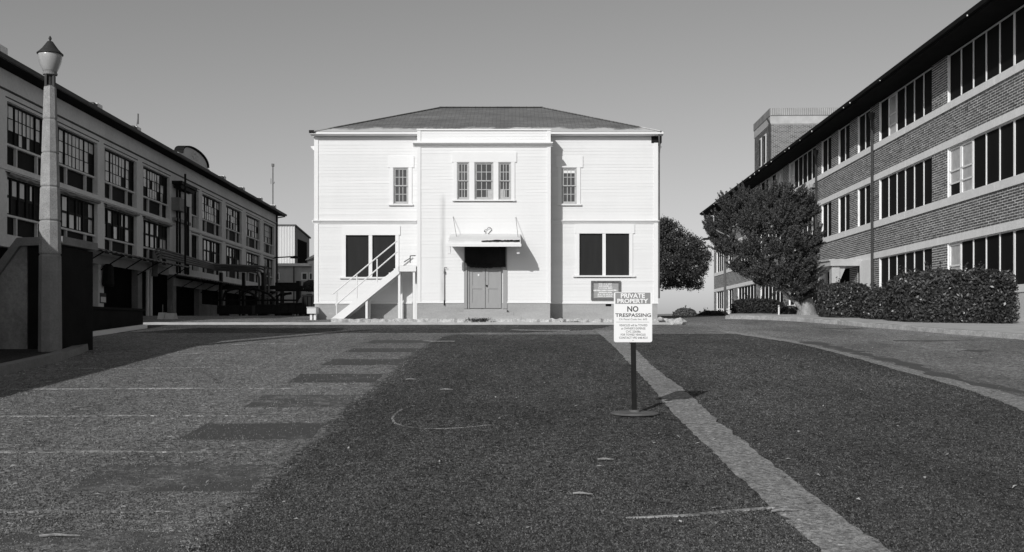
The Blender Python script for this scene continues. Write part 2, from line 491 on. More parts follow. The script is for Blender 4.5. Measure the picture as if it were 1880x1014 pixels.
# ------------------------------------------------------------------ the ground and what is painted on it
def sheet(name, polyw, lift, mat, jitter=0.0, step=0.35, kind='structure', cov=None):
    pts = []
    n = len(polyw)
    for i in range(n):
        a = Vector(polyw[i]); b = Vector(polyw[(i + 1) % n]); k = max(1, int((b - a).length / step)) if jitter else 1
        for j in range(k):
            p = a.lerp(b, j / k)
            if jitter: p = p + Vector((random.gauss(0, jitter), random.gauss(0, jitter)))
            pts.append(p)
    bm = bmesh.new()
    f = bm.faces.new([bm.verts.new((p.x, p.y, gz(p.y) + lift)) for p in pts])
    rim = [e for e in f.edges]
    bmesh.ops.triangulate(bm, faces=[f])
    sk = bmesh.ops.extrude_edge_only(bm, edges=rim)     # the coat's own edge, down to the ground
    for v in [g for g in sk['geom'] if isinstance(g, bmesh.types.BMVert)]: v.co.z -= lift + .002
    bmesh.ops.recalc_face_normals(bm, faces=bm.faces)
    if sum(f.normal.z * f.calc_area() for f in bm.faces) < 0: bmesh.ops.reverse_faces(bm, faces=bm.faces)
    me = bpy.data.meshes.new(name); bm.to_mesh(me); bm.free()
    me.materials.append(MT[mat])
    o = bpy.data.objects.new(name, me); COL.objects.link(o)
    if kind: o['kind'] = kind
    WM[o] = Matrix()
    return o

def make_ground():
    ys = [-400, -30, -10, 0, 38] + [38 + i for i in range(2, 23, 2)] + [75, 100, 130, 200, 320, 900, 2500, 6000]
    xs = [-6000, -1500, -400, -100, -40, -20, -10, 0, 10, 20, 40, 100, 400, 1500, 6000]
    mb = MB()
    for y in ys:
        for x in xs: mb.v.append((x, y, gz(max(y, -30))))
    w = len(xs)
    for i in range(len(ys) - 1):
        for j in range(w - 1):
            mb.f.append((i * w + j, i * w + j + 1, (i + 1) * w + j + 1, (i + 1) * w + j)); mb.mi.append(0)
    mb.build('ground', 'asphalt_lot', kind='structure', up=True)
make_ground()

def interp(tbl, Y):
    if Y <= tbl[0][1]:
        (x0, y0), (x1, y1) = tbl[0], tbl[1]
    elif Y >= tbl[-1][1]:
        (x0, y0), (x1, y1) = tbl[-2], tbl[-1]
    else:
        for i in range(len(tbl) - 1):
            if tbl[i][1] <= Y <= tbl[i + 1][1]:
                (x0, y0), (x1, y1) = tbl[i], tbl[i + 1]; break
    return x0 + (x1 - x0) * (Y - y0) / (y1 - y0 + 1e-9)
DARK_L = [G(*p) for p in ((364, 1014), (428, 961), (471, 918), (548, 854), (591, 811), (634, 773), (668, 734), (700, 717), (735, 680), (765, 652), (800, 630), (835, 614))]
STRIP_L = [G(*p) for p in ((1502, 1008), (1438, 952), (1374, 897), (1310, 828), (1245, 773), (1207, 723), (1156, 668), (1125, 634), (1098, 611))]
STRIP_R = [G(*p) for p in ((1627, 1012), (1571, 974), (1511, 922), (1455, 884), (1400, 837), (1340, 794), (1288, 747), (1258, 717), (1203, 678), (1156, 631), (1132, 607))]
GUT_L = [G(*p) for p in ((2300, 960), (1880, 755), (1828, 747 - 14), (1742, 713 - 8), (1657, 683), (1571, 658), (1468, 631), (1400, 621), (1335, 611))]
GUT_R = [G(*p) for p in ((2300, 905), (1880, 728), (1742, 696), (1657, 674), (1571, 653), (1477, 630), (1400, 617), (1335, 608))]

def smooth(f, Y): return sum(f(Y + d) for d in (-1.2, -.8, -.4, 0, .4, .8, 1.2)) / 7
def strip_mesh(name, left, right, y0, y1, lift, mat, fray_l=0.0, fray_r=0.0, step=0.25, jit=0.02, fray_end=0.0):
    mb = MB(); cov = []
    Y = y0; rows = 0
    cols = [(-fray_l, 0.0), (-fray_l, 0.0), (0.0, .62 if fray_l else 1.0), (fray_l, 1.0), (None, 1.0), (-fray_r, 1.0), (0.0, .62 if fray_r else 1.0), (fray_r, 0.0 if fray_r else 1.0), (fray_r, 0.0 if fray_r else 1.0)]
    while Y <= y1 + 1e-6:
        xl = smooth(left, Y) + random.gauss(0, jit); xr = smooth(right, Y) + random.gauss(0, jit)
        ce = min(1.0, (y1 - Y) / fray_end) if fray_end else 1.0
        xr = max(xr, xl + .05)
        for i, (d, c) in enumerate(cols):
            if d is None: x = (xl + xr) / 2
            elif i < 4: x = xl + d
            else: x = xr + d
            mb.v.append((x, Y, gz(Y) + (lift if 0 < i < len(cols) - 1 else -.002))); cov.append(min(c, ce))
        rows += 1; Y += step
    w = len(cols)
    for i in range(rows - 1):
        for j in range(w - 1):
            mb.f.append((i * w + j, i * w + j + 1, (i + 1) * w + j + 1, (i + 1) * w + j)); mb.mi.append(0)
    mb.cov = cov
    o = mb.build(name, mat, kind='structure', up=True)
    return o
strip_mesh('dark_asphalt', lambda Y: interp(DARK_L, Y), lambda Y: interp(STRIP_L, Y) + .12, -4, 28.6, .003, 'asphalt_dark', 0.55, 0.0, fray_end=0.5)
strip_mesh('dark_asphalt', lambda Y: interp(STRIP_R, Y) - .12, lambda Y: interp(GUT_L, Y) + .1, -4, 28.9, .003, 'asphalt_dark', 0.0, 0.0, fray_end=0.6)
strip_mesh('concrete_strip', lambda Y: interp(STRIP_L, Y), lambda Y: interp(STRIP_R, Y), -4, 30.4, .008, 'strip', jit=0.012, step=.15)
strip_mesh('gutter_strip', lambda Y: interp(GUT_L, Y), lambda Y: interp(GUT_R, Y), 4, 29.8, .0085, 'strip', jit=0.012, step=.15)
# the street across the front of the white house, and the road on the right
sheet('street', [(-11.9, 29.2), (-5.5, 29.0), (0.3, 29.2), (2.3, 30.6), (3.2, 33.0), (3.4, 33.85), (-11.9, 33.85)], .0045, 'asphalt_dark', .05, .4).data.attributes.new('cover', 'FLOAT', 'POINT')
for o in SC.objects:
    if o.name.startswith('street'):
        a = o.data.attributes['cover']; a.data.foreach_set('value', [0.72] * len(o.data.vertices))
ROAD = [GUT_R[i] for i in range(len(GUT_R))]
road_poly = [(11.5, 4)] + [(p[0] - .03, p[1]) for p in ROAD] + [G(1250, 604), G(1170, 602), (3.1, 33.4), (5.0, 34.6), (9.8, 37.9), (12, 37.9), (16.5, 27), (18.5, 12), (18.5, 4)]
sheet('road', road_poly, .006, 'asphalt_road', .02, .5)
# repair seam and oil stains of the road
def ribbon(name, pts, w, lift, mat, jit=.0, kind='structure'):
    mb = MB()
    P = []
    for i in range(len(pts) - 1):
        a, b = Vector(pts[i]), Vector(pts[i + 1]); k = max(1, int((b - a).length / .3))
        P += [a.lerp(b, j / k) for j in range(k)]
    P.append(Vector(pts[-1]))
    for i, p in enumerate(P):
        d = (P[min(i + 1, len(P) - 1)] - P[max(i - 1, 0)]).normalized(); nn = Vector((-d.y, d.x))
        hw = w / 2 * (1 + random.uniform(-jit, jit) * 4)
        for s, e in ((-1, -.002), (-1, lift), (1, lift), (1, -.002)):
            q = p + nn * hw * s; mb.v.append((q.x, q.y, gz(q.y) + e))
    for i in range(len(P) - 1):
        for k in range(3): mb.f.append((4 * i + k, 4 * i + k + 1, 4 * i + k + 5, 4 * i + k + 4)); mb.mi.append(0)
    return mb.build(name, mat, kind=kind, up=True)
for pp, w in (([(1480, 628), (1540, 640), (1600, 655), (1660, 668), (1720, 688), (1780, 703), (1880, 722)], .32), ([(1640, 626), (1700, 627), (1790, 625)], .30), ([(1770, 644), (1810, 646)], .5), ([(1500, 603), (1545, 605), (1580, 604)], .4)):
    ribbon('tar_seam', [G(*p) for p in pp], w, .011, 'tar_worn', .2)
# parking lines
for y, x0, x1, f0 in ((677, 145, 350, 480), (715, 5, 400, 560), (765, -60, 290, 500), (831, -80, 180, 520), (941, -200, 40, 350), (650, 310, 400, 490), (633, 425, 480, 545)):
    a = G(x0, y); b = G(x1, y - 2); c = G(f0, y - 1)
    ribbon('parking_line', [a, b], .085, .005, 'paint_worn', .05)
    ribbon('parking_line', [b, c], .07, .005, 'paint_faint', .08)
# painted-out stall numbers
for k, q in enumerate((((-60, 1016), (310, 1016), (345, 978), (30, 978)), ((125, 903), (455, 903), (497, 855), (195, 855)), ((327, 808), (565, 808), (600, 778), (380, 778)),
          ((450, 748), (635, 748), (655, 726), (482, 726)), ((528, 703), (690, 703), (703, 687), (555, 687)), ((590, 671), (735, 671), (745, 660), (612, 660)),
          ((635, 647), (760, 647), (768, 640), (650, 640)), ((672, 630), (785, 630), (797, 625), (685, 625)))):
    sheet('painted_patch', [G(*p) for p in q], .005, 'paint_black_worn' if k in (0, 1, 3) else 'paint_black', .012, .2)
# loose chippings standing proud of the worn surface
def chippings(name, n, lo, hi, inside, y_top):
    ys = RNG.uniform(y_top, 1040, n); Y = F * EYE / (ys - 505.06); X = RNG.uniform(-.56, .56, n) * Y
    keep = np.array([inside(a, b) for a, b in zip(X, Y)]); X, Y = X[keep], Y[keep]; n = len(X)
    g_ = 1 + np.clip(Y - 8, 0, 12) * .05; h = RNG.uniform(.004, .013, n) * g_; rr = RNG.uniform(.005, .0115, n) * g_; ph = RNG.uniform(0, 6.28, n)
    base = np.stack([X, Y, SL * Y + .002], 1); V = []
    for k in range(3):
        a = ph + k * 2.094; q = base.copy(); q[:, 0] += np.cos(a) * rr * RNG.uniform(.6, 1.3, n); q[:, 1] += np.sin(a) * rr * RNG.uniform(.6, 1.3, n); V.append(q)
    q = base.copy(); q[:, 2] += h; q[:, :2] += RNG.normal(size=(n, 2)) * .0025; V.append(q)
    V = np.stack(V, 1).reshape(-1, 3)
    i = np.arange(n) * 4
    T = np.stack([np.stack([i, i + 1, i + 3], 1), np.stack([i + 1, i + 2, i + 3], 1), np.stack([i + 2, i, i + 3], 1)], 1).reshape(-1)
    me = bpy.data.meshes.new(name); me.vertices.add(len(V)); me.loops.add(len(T)); me.polygons.add(len(T) // 3)
    me.vertices.foreach_set('co', V.ravel()); me.loops.foreach_set('vertex_index', T.astype(np.int32))
    me.polygons.foreach_set('loop_start', np.arange(0, len(T), 3, dtype=np.int32)); me.polygons.foreach_set('loop_total', np.full(len(T) // 3, 3, dtype=np.int32))
    m, nt, b = new_mat(name)
    gi = nt.nodes.new('ShaderNodeNewGeometry'); big = ramp(nt, noise(nt, 0.35, 5, 0.6, geo_pos(nt), (1, 0.5, 1)), [(0.3, .6), (0.7, 1.25)])
    nt.links.new(mixc(nt, 1.0, ramp(nt, gi.outputs['Random Per Island'], [(0, lo), (.75, (lo + hi) / 2.4), (1, hi)]), big, 'MULTIPLY'), b.inputs['Base Color'])
    b.inputs['Roughness'].default_value = .85; me.materials.append(m); me.update(calc_edges=True)
    o = bpy.data.objects.new(name, me); COL.objects.link(o); o['kind'] = 'stuff'
    tag(o, 'loose grit and chippings on the asphalt of the lot', 'grit')
    WM[o] = Matrix()
def in_dark(x, y): return interp(DARK_L, y) < x < interp(STRIP_L, y) or interp(STRIP_R, y) < x < interp(GUT_L, y)
def in_lot(x, y): return interp(DARK_L, y) > x > -8.0
chippings('asphalt_grit', 230000, .010, .21, in_dark, 632)
def in_strip(x, y): return interp(STRIP_L, y) + .03 < x < interp(STRIP_R, y) - .03
chippings('strip_grit', 120000, .12, .36, in_strip, 640)
chippings('lot_grit', 90000, .06, .36, in_lot, 632)
# chalk marks
arc = [(738, 752), (726, 760), (720, 769), (724, 777), (740, 783), (770, 787), (810, 788), (850, 786), (900, 781)]
ribbon('chalk_mark', [G(*p) for p in arc[:5]], .026, .006, 'chalk', .1)
ribbon('chalk_mark', [G(*p) for p in arc[4:]], .022, .0066, 'chalk', .12)
ribbon('chalk_mark', [G(*p) for p in ((1150, 953), (1265, 948), (1330, 941), (1420, 934), (1492, 925))], .035, .011, 'paint_worn', .12)
ribbon('chalk_mark', [G(*p) for p in ((1425, 945), (1460, 938))], .02, .011, 'paint_worn', .1)
ribbon('chalk_mark', [G(*p) for p in ((780, 626), (800, 627), (835, 627))], .25, .010, 'strip', .1)
ribbon('chalk_mark', [G(*p) for p in ((940, 606), (990, 607), (1045, 607))], .35, .010, 'strip', .1)

# far hills
def make_hills():
    mb = MB()
    xs = np.linspace(-1400, 1500, 240)
    def ridge(x):
        px = 940 + x / 1200 * F
        base = 15.5 + 3.0 * mnoise.noise((x * .012, 0.3, 0)) + 2.0 * mnoise.noise((x * .05, 4.3, 0))
        base += 3.2 * math.exp(-((px - 1283) / 20) ** 2) + 1.0 * math.exp(-((px - 1240) / 14) ** 2)
        return base
    prof = [(-160, -0.75), (-90, .25), (-40, .68), (-10, .95), (0, 1.0), (60, .8), (300, -.75)]
    for x in xs:
        h = ridge(x)
        for dy, k in prof: mb.v.append((x, 1200 + dy, h * k + .8 * mnoise.noise((x * .03, dy * .03, 1.7))))
    w = len(prof)
    for i in range(len(xs) - 1):
        for j in range(w - 1): mb.f.append((i * w + j, (i + 1) * w + j, (i + 1) * w + j + 1, i * w + j + 1)); mb.mi.append(0)
    mb.build('hills', 'hill_grass', kind='structure', smooth=True)
make_hills()

# kerbs and pavements
SW_Y0, SW_Y1 = 33.9, 35.55
mb = MB()
def wavy_slab(x0, x1, y0, y1, z0, z1, jx=.02, n=40):
    m_ = MB()
    for i in range(n + 1):
        x = x0 + (x1 - x0) * i / n
        j = random.gauss(0, jx); k = random.gauss(0, jx * .5)
        m_.v += [(x, y0 + j, z0), (x, y0 + j, z1 + k - .02), (x, y0 + j + .03, z1 + k), (x, y1, z1), (x, y1, z0)]
    for i in range(n):
        for a in range(4): m_.f.append((5 * i + a, 5 * i + 5 + a, 5 * i + 6 + a, 5 * i + 1 + a)); m_.mi.append(0)
    m_.f.append((4, 3, 2, 1, 0)); m_.mi.append(0)
    m_.f.append(tuple(5 * n + q for q in range(5))); m_.mi.append(0)
    return m_
wavy_slab(wx(263, 33.9), wx(1250, 33.9), SW_Y0, 36.2, 1.5, wz(592, 33.9), .012).build('pavement', 'concrete', kind='structure')
wavy_slab(wx(607, 35.5), wx(1240, 35.5), SW_Y1, 39.5, 1.5, wz(585.5, 35.5), .03, 120).build('terrace', 'rubble', kind='structure')
TZ = wz(585.5, 35.5)
# crumbled end of the terrace kerb
def rock(c, s, mat, parent=None, name='rubble_stone'):
    bm = bmesh.new(); bmesh.ops.create_icosphere(bm, subdivisions=2, radius=1.0)
    sd = random.random() * 50
    for v in bm.verts:
        k = 1 + .45 * mnoise.noise(v.co * 1.3 + Vector((sd, 0, 0)))
        v.co = Vector((v.co.x * s[0] * k, v.co.y * s[1] * k, v.co.z * s[2] * k))
    me = bpy.data.meshes.new(name); bm.to_mesh(me); bm.free(); me.materials.append(MT[mat])
    o = bpy.data.objects.new(name, me); COL.objects.link(o); o.location = c
    WM[o] = Matrix.Translation(Vector(c))
    return o
rock_lab = ['biggest pale broken stone at the crumbled right end of the terrace edge', 'rounded pale stone lying at the foot of the crumbled terrace end', 'small flat stone in the road just right of the crumbled terrace end', 'small pale stone wedged on the terrace edge left of the crumbled end']
for (px, py, s), lb in zip(((1244, 591, (.22, .25, .15)), (1234, 594, (.14, .16, .09)), (1262, 598, (.10, .1, .04)), (1222, 586, (.11, .15, .08))), rock_lab):
    o = rock((wx(px, 34.2), 34.0 if py > 588 else 35.4, wz(py, 34.2)), s, 'rubble')
    tag(o, lb, 'stone', 'broken stones at the terrace end')
# kerb of the right-hand road with its pavement
KR = [(8.1, 38.9), (9.3, 37.6), (10.2, 35.8), (10.75, 34.0), (11.2, 32.2), (11.75, 30.3), (12.25, 28.4), (13.0, 25.9), (13.9, 22.5), (14.8, 18.0), (15.6, 10.0)]
mb = MB()
for i in range(len(KR) - 1):
    a, b = Vector(KR[i]), Vector(KR[i + 1]); k = 6
    for j in range(k + (i == len(KR) - 2)):
        p = a.lerp(b, j / k); d = (b - a).normalized(); nn = Vector((-d.y, d.x)); nn = nn if nn.x > 0 else -nn
        z = gz(p.y); e = random.gauss(0, .012)
        mb.v += [(p.x + e, p.y, z - .1), (p.x + e + .02, p.y, z + .12 + e), (p.x + e + .05, p.y, z + .145 + e), (p.x + nn.x * .22, p.y + nn.y * .22, z + .15), (p.x + nn.x * .24, p.y + nn.y * .24, z - .1)]
nr = len(mb.v) // 5
for i in range(nr - 1):
    for a in range(4): mb.f.append((5 * i + a, 5 * i + 1 + a, 5 * i + 6 + a, 5 * i + 5 + a)); mb.mi.append(0)
mb.build('kerb', 'kerb_stone', kind='structure')
sheet('pavement', [(p[0] + .18, p[1]) for p in KR] + [(16.5, 10), (16.9, 30), (17.2, 38), (18.0, 60), (15.8, 60), (12.5, 52), (9.3, 44)], .13, 'concrete', 0, 1)
# left kerb with its raised pavement, and the loading kerb farther on
mb = MB()
LK = [(-8.05, 5.0), (-8.15, 10), (-8.3, 15.0), (-8.42, 17.5), (-8.62, 19.6), (-8.95, 21.2), (-9.3, 22.6)]
for i, p in enumerate(LK):
    z = gz(p[1])
    mb.v += [(p[0], p[1], z - .1), (p[0] - .02, p[1], z + .15), (p[0] - .22, p[1], z + .16), (p[0] - .24, p[1], z - .1)]
for i in range(len(LK) - 1):
    for a in range(3): mb.f.append((4 * i + a, 4 * i + 4 + a, 4 * i + 5 + a, 4 * i + 1 + a)); mb.mi.append(0)
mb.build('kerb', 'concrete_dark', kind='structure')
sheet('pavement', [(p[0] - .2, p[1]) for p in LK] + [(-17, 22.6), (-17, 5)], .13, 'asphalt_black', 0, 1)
mb = MB()
mb.add([(-11.25, 26.3, gz(26.3) - .1), (-11.25, 31.6, gz(31.6) - .1), (-11.25, 31.6, gz(31.6) + .12), (-11.25, 26.3, gz(26.3) + .12),
        (-11.4, 26.3, gz(26.3) - .1), (-11.4, 31.6, gz(31.6) - .1), (-11.4, 31.6, gz(31.6) + .12), (-11.4, 26.3, gz(26.3) + .12)],
       [(0, 1, 2, 3), (7, 6, 5, 4), (3, 2, 6, 7), (0, 3, 7, 4), (1, 5, 6, 2)])
mb.build('kerb', 'white_trim', kind='structure')

# ------------------------------------------------------------------ the white house
W, B = 38.0, 37.0
house = thing('clapboard_house', 'white two-storey clapboard house with hipped shingle roof facing the lot', 'house', (wx(893, W), 42, TZ))
XL, XR = wx(578, W), wx(1207, W)
BL, BR = wx(767, B), wx(1010, B)
ZT = 8.80
ZF = wz(557, W)
ZFb = wz(556, B)
DEPTH = 8.4
# walls behind the boards
mb = MB()
mb.box(XL + .02, XR - .02, W + .12, W + DEPTH, TZ - .3, ZT)
mb.box(BL + .02, BR - .02, B + .14, W + .12 - .003, TZ - .3, wz(239, B) - .02)
mb.build('wall', 'white_trim', house)
def rW(x0, y0, x1, y1): return (wx(x0, W), wx(x1, W), wz(y1, W), wz(y0, W))
def rB(x0, y0, x1, y1): return (wx(x0, B), wx(x1, B), wz(y1, B), wz(y0, B))
ex_left = [rW(717, 306, 755, 378), rW(630, 430, 730, 512)]
ex_right = [rW(1027, 306, 1063, 378), rW(1058, 428, 1160, 510)]
ex_bay = [rB(834, 296, 944, 370), rB(852, 430, 931, 560)]
def clapboards(xa, xb, z0, z1, yf, excl, mat, pitch=.118):
    n = int(round((z1 - z0) / pitch)); p = (z1 - z0) / n
    for i in range(n):
        zc = z0 + (i + .5) * p; segs = [(xa, xb)]
        for (ea, eb, ec, ed) in excl:
            if ec < zc < ed:
                ns = []
                for a, b in segs:
                    if eb <= a or ea >= b: ns.append((a, b)); continue
                    if ea - a > .05: ns.append((a, ea + .03))
                    if b - eb > .05: ns.append((eb - .03, b))
                segs = ns
        for a, b in segs:
            zb = z0 + i * p - .006; zt = z0 + (i + 1) * p + .012
            j = random.gauss(0, .0026); sag = random.gauss(0, .0025)
            m_ = MB()
            m_.add([(a, yf - .0085 + j, zb), (b, yf - .0085 - j, zb + sag), (b, yf - .002, zt), (a, yf - .002, zt), (a, yf + .02, zb), (b, yf + .02, zb + sag), (b, yf + .02, zt), (a, yf + .02, zt)],
                   [(0, 1, 2, 3), (0, 4, 5, 1), (1, 5, 6, 2), (0, 3, 7, 4), (3, 2, 6, 7)])
            m_.build('siding_board', mat, house)
clapboards(XL + .05, BL + .1, ZF, ZT - .06, W, ex_left, 'white_paint')
clapboards(BR - .1, XR - .05, ZF, ZT - .06, W, ex_right, 'white_paint')
clapboards(BL + .06, BR - .06, ZFb, wz(270, B), B, ex_bay, 'white_bay')
clapboards(BL + .06, BR - .06, wz(261, B), wz(240, B), B, [], 'white_bay')
# boards of the side walls, too narrow a view to part them
mb = MB()
def side_boards(x, s, y0, y1, z0, z1):
    n = int((z1 - z0) / .118)
    for i in range(n):
        za = z0 + (z1 - z0) * i / n; zb = z0 + (z1 - z0) * (i + 1) / n
        mb.add([(x + s * .024, y0, za), (x + s * .024, y1, za), (x + s * .004, y1, zb), (x + s * .004, y0, zb), (x - s * .015, y0, za), (x - s * .015, y1, za)], [(0, 1, 2, 3), (0, 4, 5, 1)])
side_boards(XL, -1, W + .1, W + DEPTH - .1, ZF, ZT - .06)
side_boards(XR, 1, W + .1, W + DEPTH - .1, ZF, ZT - .06)
side_boards(BL, -1, B + .1, W, ZFb, wz(240, B)); side_boards(BR, 1, B + .1, W, ZFb, wz(240, B))
mb.build('side_siding', 'white_paint', house, kind='stuff')
def trim(x0, x1, y0, y1, z0, z1, name='trim_board', mat='white_trim'):
    return MB().box(x0, x1, y0, y1, z0, z1).build(name, mat, house)
# corner boards
trim(XL - .02, XL + .13, W - .035, W + .1, ZF, ZT - .05, 'corner_board'); trim(XR - .13, XR + .02, W - .035, W + .1, ZF, ZT - .05, 'corner_board')
trim(BL - .02, BL + .11, B - .035, B + .1, ZFb, wz(240, B), 'corner_board'); trim(BR - .11, BR + .02, B - .035, B + .1, ZFb, wz(240, B), 'corner_board')
# belt course with a drip moulding, both wings
for x0, x1 in ((XL - .06, wx(765, W)), (wx(1012, W), XR + .06)):
    MB().prism([(W - .03, wz(411, W)), (W - .05, wz(409, W)), (W - .11, wz(407, W)), (W - .12, wz(405.5, W)), (W + .01, wz(404, W)), (W + .01, wz(411, W))], 'x', x0, x1).build('belt_course', 'white_trim', house)
for x, s in ((XL, -1), (XR, 1)):
    for zc, o_ in ((wz(406, W), .12), (wz(403, W) , .05), (wz(270, W), .16)):
        MB().prism([(x + s * .01, zc - .12), (x + s * .05, zc - .12), (x + s * o_, zc), (x + s * o_, zc + .03), (x + s * .01, zc + .05)], 'y', W + .04, W + DEPTH).build('side_cornice', 'white_trim', house)
# bay cornice and parapet cap
zc0, zc1 = wz(270, B), wz(261.5, B)
MB().prism([(B + .05, zc0), (B - .05, zc0), (B - .07, zc0 + .03), (B - .16, zc0 + .09), (B - .22, zc0 + .10), (B - .22, zc1 - .02), (B + .05, zc1 + .02)], 'x', wx(758, B - .2), wx(1015, B - .2)).build('bay_cornice', 'white_trim', house)
MB().box(BL - .03, BR + .03, B - .06, W - .2, wz(240, B), wz(237.5, B)).build('parapet_cap', 'white_trim', house)
# eaves box and roof
EX0, EX1, EY0, EY1 = -7.42, 5.57, 37.66, 46.75
ZE = wz(242, 37.66)
mb = MB()
for x0, x1 in ((EX0, BL - .03), (BR + .03, EX1)):
    mb.prism([(EY0, wz(241.5, EY0)), (EY0, wz(246, EY0)), (EY0 + .1, wz(247.5, EY0)), (W - .04, wz(247.5, EY0)), (W - .04, wz(241.5, EY0))], 'x', x0, x1)
mb.box(EX0, EX1, W + .13, EY1, ZE - .1, ZE - .012)
mb.build('eaves', 'white_trim', house)
MB().box(EX0 - .04, EX0 + .18, EY0 - .05, EY0 + .1, wz(244, EY0), wz(239.5, EY0)).build('gutter_stub', 'steel_dark', house)
RY, RZ, RX0, RX1 = 42.2, wz(198, 42.2), wx(807, 42.2), wx(997, 42.2)
mb = MB()
mb.add([(EX0 + .1, EY0 - .02, ZE), (EX1 - .05, EY0 - .02, ZE), (EX1 - .05, EY1, ZE), (EX0 + .1, EY1, ZE), (RX0, RY, RZ), (RX1, RY, RZ)],
       [(0, 1, 5, 4), (1, 2, 5), (2, 3, 4, 5), (3, 0, 4)])
roof = mb.build('roof', 'shingle', house)
mb = MB()
for a, b in (((RX0, RY, RZ), (RX1, RY, RZ)), ((EX0 + .1, EY0, ZE), (RX0, RY, RZ)), ((EX1 - .05, EY0, ZE), (RX1, RY, RZ))):
    mb.beam(Vector(a) + Vector((0, 0, .015)), Vector(b) + Vector((0, 0, .015)), .22, .03)
mb.build('ridge_cap', 'shingle', roof)
# foundation
mb = MB()
mb.box(XL, BL, W - .01, W + .3, TZ - .3, ZF - .006); mb.box(BR, XR, W - .01, W + .3, TZ - .3, ZF - .006)
mb.box(BL, wx(852, B), B - .01, B + .4, TZ - .3, ZFb - .006); mb.box(wx(931, B), BR, B - .01, B + .4, TZ - .3, ZFb - .006); mb.box(wx(852, B), wx(931, B), B + .1, B + .4, TZ - .3, ZFb - .006)
mb.box(XL - .01, XL + .3, W + .3, W + DEPTH, TZ - .3, ZF - .006); mb.box(XR - .3, XR + .01, W + .3, W + DEPTH, TZ - .3, ZF - .006)
fnd = mb.build('foundation', 'foundation', house)
v = MB().box(wx(1112, W), wx(1122, W), W - .02, W + .02, wz(562.5, W), wz(558, W)).build('vent', 'black_opening', fnd)
MB().prism([(W - .045, ZF - .02), (W - .045, ZF + .02), (W - .01, ZF + .045), (W + .02, ZF + .045), (W + .02, ZF - .02)], 'x', XL - .03, BL - .03).build('water_table', 'white_trim', house)
MB().prism([(W - .045, ZF - .02), (W - .045, ZF + .02), (W - .01, ZF + .045), (W + .02, ZF + .045), (W + .02, ZF - .02)], 'x', BR + .03, XR + .03).build('water_table', 'white_trim', house)
for x0, x1 in ((BL - .03, wx(852, B)), (wx(931, B), BR + .03)):
    MB().prism([(B - .045, ZFb - .02), (B - .045, ZFb + .02), (B - .01, ZFb + .045), (B + .02, ZFb + .045), (B + .02, ZFb - .02)], 'x', x0, x1).build('water_table', 'white_trim', house)

def sash_window(x0, x1, z0, z1, yf, name='window', cols=3, cards=()):
    # frame (root part) > two sashes' bars, panes
    fr = MB()
    d0, d1 = yf - .015, yf + .11
    t = .035
    fr.box(x0, x0 + t, d0, d1, z0, z1); fr.box(x1 - t, x1, d0, d1, z0, z1); fr.box(x0 + t, x1 - t, d0, d1, z1 - t, z1); fr.box(x0 + t, x1 - t, d0, d1, z0, z0 + t)
    win = fr.build(name, 'sash_paint', house)
    zm = (z0 + z1) / 2
    for za, zb, y in ((zm - .01, z1 - t, yf + .02), (z0 + t, zm + .02, yf + .055)):
        s = MB(); r = .045; a, b = x0 + t, x1 - t
        s.box(a, a + r, y, y + .035, za, zb); s.box(b - r, b, y, y + .035, za, zb)
        s.box(a + r, b - r, y, y + .035, zb - r * .9, zb); s.box(a + r, b - r, y, y + .035, za, za + r * (1.5 if za < zm - .3 else .9))
        w_ = (b - a - 2 * r) / cols
        for i in range(1, cols): s.box(a + r + w_ * i - .012, a + r + w_ * i + .012, y + .005, y + .03, za + r, zb - r)
        zc = (za + zb) / 2 + .01
        s.box(a + r, b - r, y + .006, y + .029, zc - .012, zc + .012)
        s.build('sash', 'sash_paint', win)
        for i in range(cols):
            for zz0, zz1 in ((za + r * .8, zc - .012), (zc + .012, zb - r * .8)):
                k = (i, 0 if zz0 < zm - .2 and zz1 < zm - .2 else 1)
                mat = 'window_glass'
                MB().add([(a + r + w_ * i, y + .018, zz0), (a + r + w_ * (i + 1), y + .018, zz0), (a + r + w_ * (i + 1), y + .016 + random.uniform(-.004, .004), zz1), (a + r + w_ * i, y + .016 + random.uniform(-.004, .004), zz1)], [(0, 1, 2, 3)]).build('pane', mat, win)
    return win
def casing(x0, x1, z0, z1, yf, hx0, hx1, hz0, hz1, sill_ext=.12):
    for a, b in ((x0 - .13, x0), (x1, x1 + .13)): MB().box(a, b, yf - .04, yf + .03, z0, z1).build('window_casing', 'white_trim', house)
    MB().box(hx0, hx1, yf - .045, yf + .03, z1 if hz0 is None else hz0, hz1).build('window_header', 'white_trim', house)
    MB().prism([(yf - .10, z0 - .055), (yf - .10, z0 - .01), (yf + .05, z0 + .012), (yf + .05, z0 - .055)], 'x', x0 - .13 - sill_ext, x1 + .13 + sill_ext).build('window_sill', 'white_trim', house)
for px0, px1, h0, h1 in ((722, 750, 713, 760), (1031, 1059, 1021, 1070)):
    x0, x1, z0, z1 = wx(px0, W), wx(px1, W), wz(375, W), wz(308, W)
    sash_window(x0, x1, z0, z1, W)
    casing(x0, x1, z0, z1, W, wx(h0, W), wx(h1, W), z1, wz(287, W), .04)
# the reflection in the right-hand upper window is put in below as a white strip
for px0, px1 in ((839, 861.5), (871, 906), (915, 938.5)):
    sash_window(wx(px0, B), wx(px1, B), wz(367, B), wz(298, B), B)
for px0, px1 in ((861.5, 871), (906, 915)):
    MB().box(wx(px0, B), wx(px1, B), B - .04, B + .06, wz(367, B), wz(298, B)).build('window_casing', 'white_trim', house)
casing(wx(839, B), wx(938.5, B), wz(367, B), wz(298, B), B, wx(830, B), wx(948.5, B), wz(298, B), wz(280, B), .03)
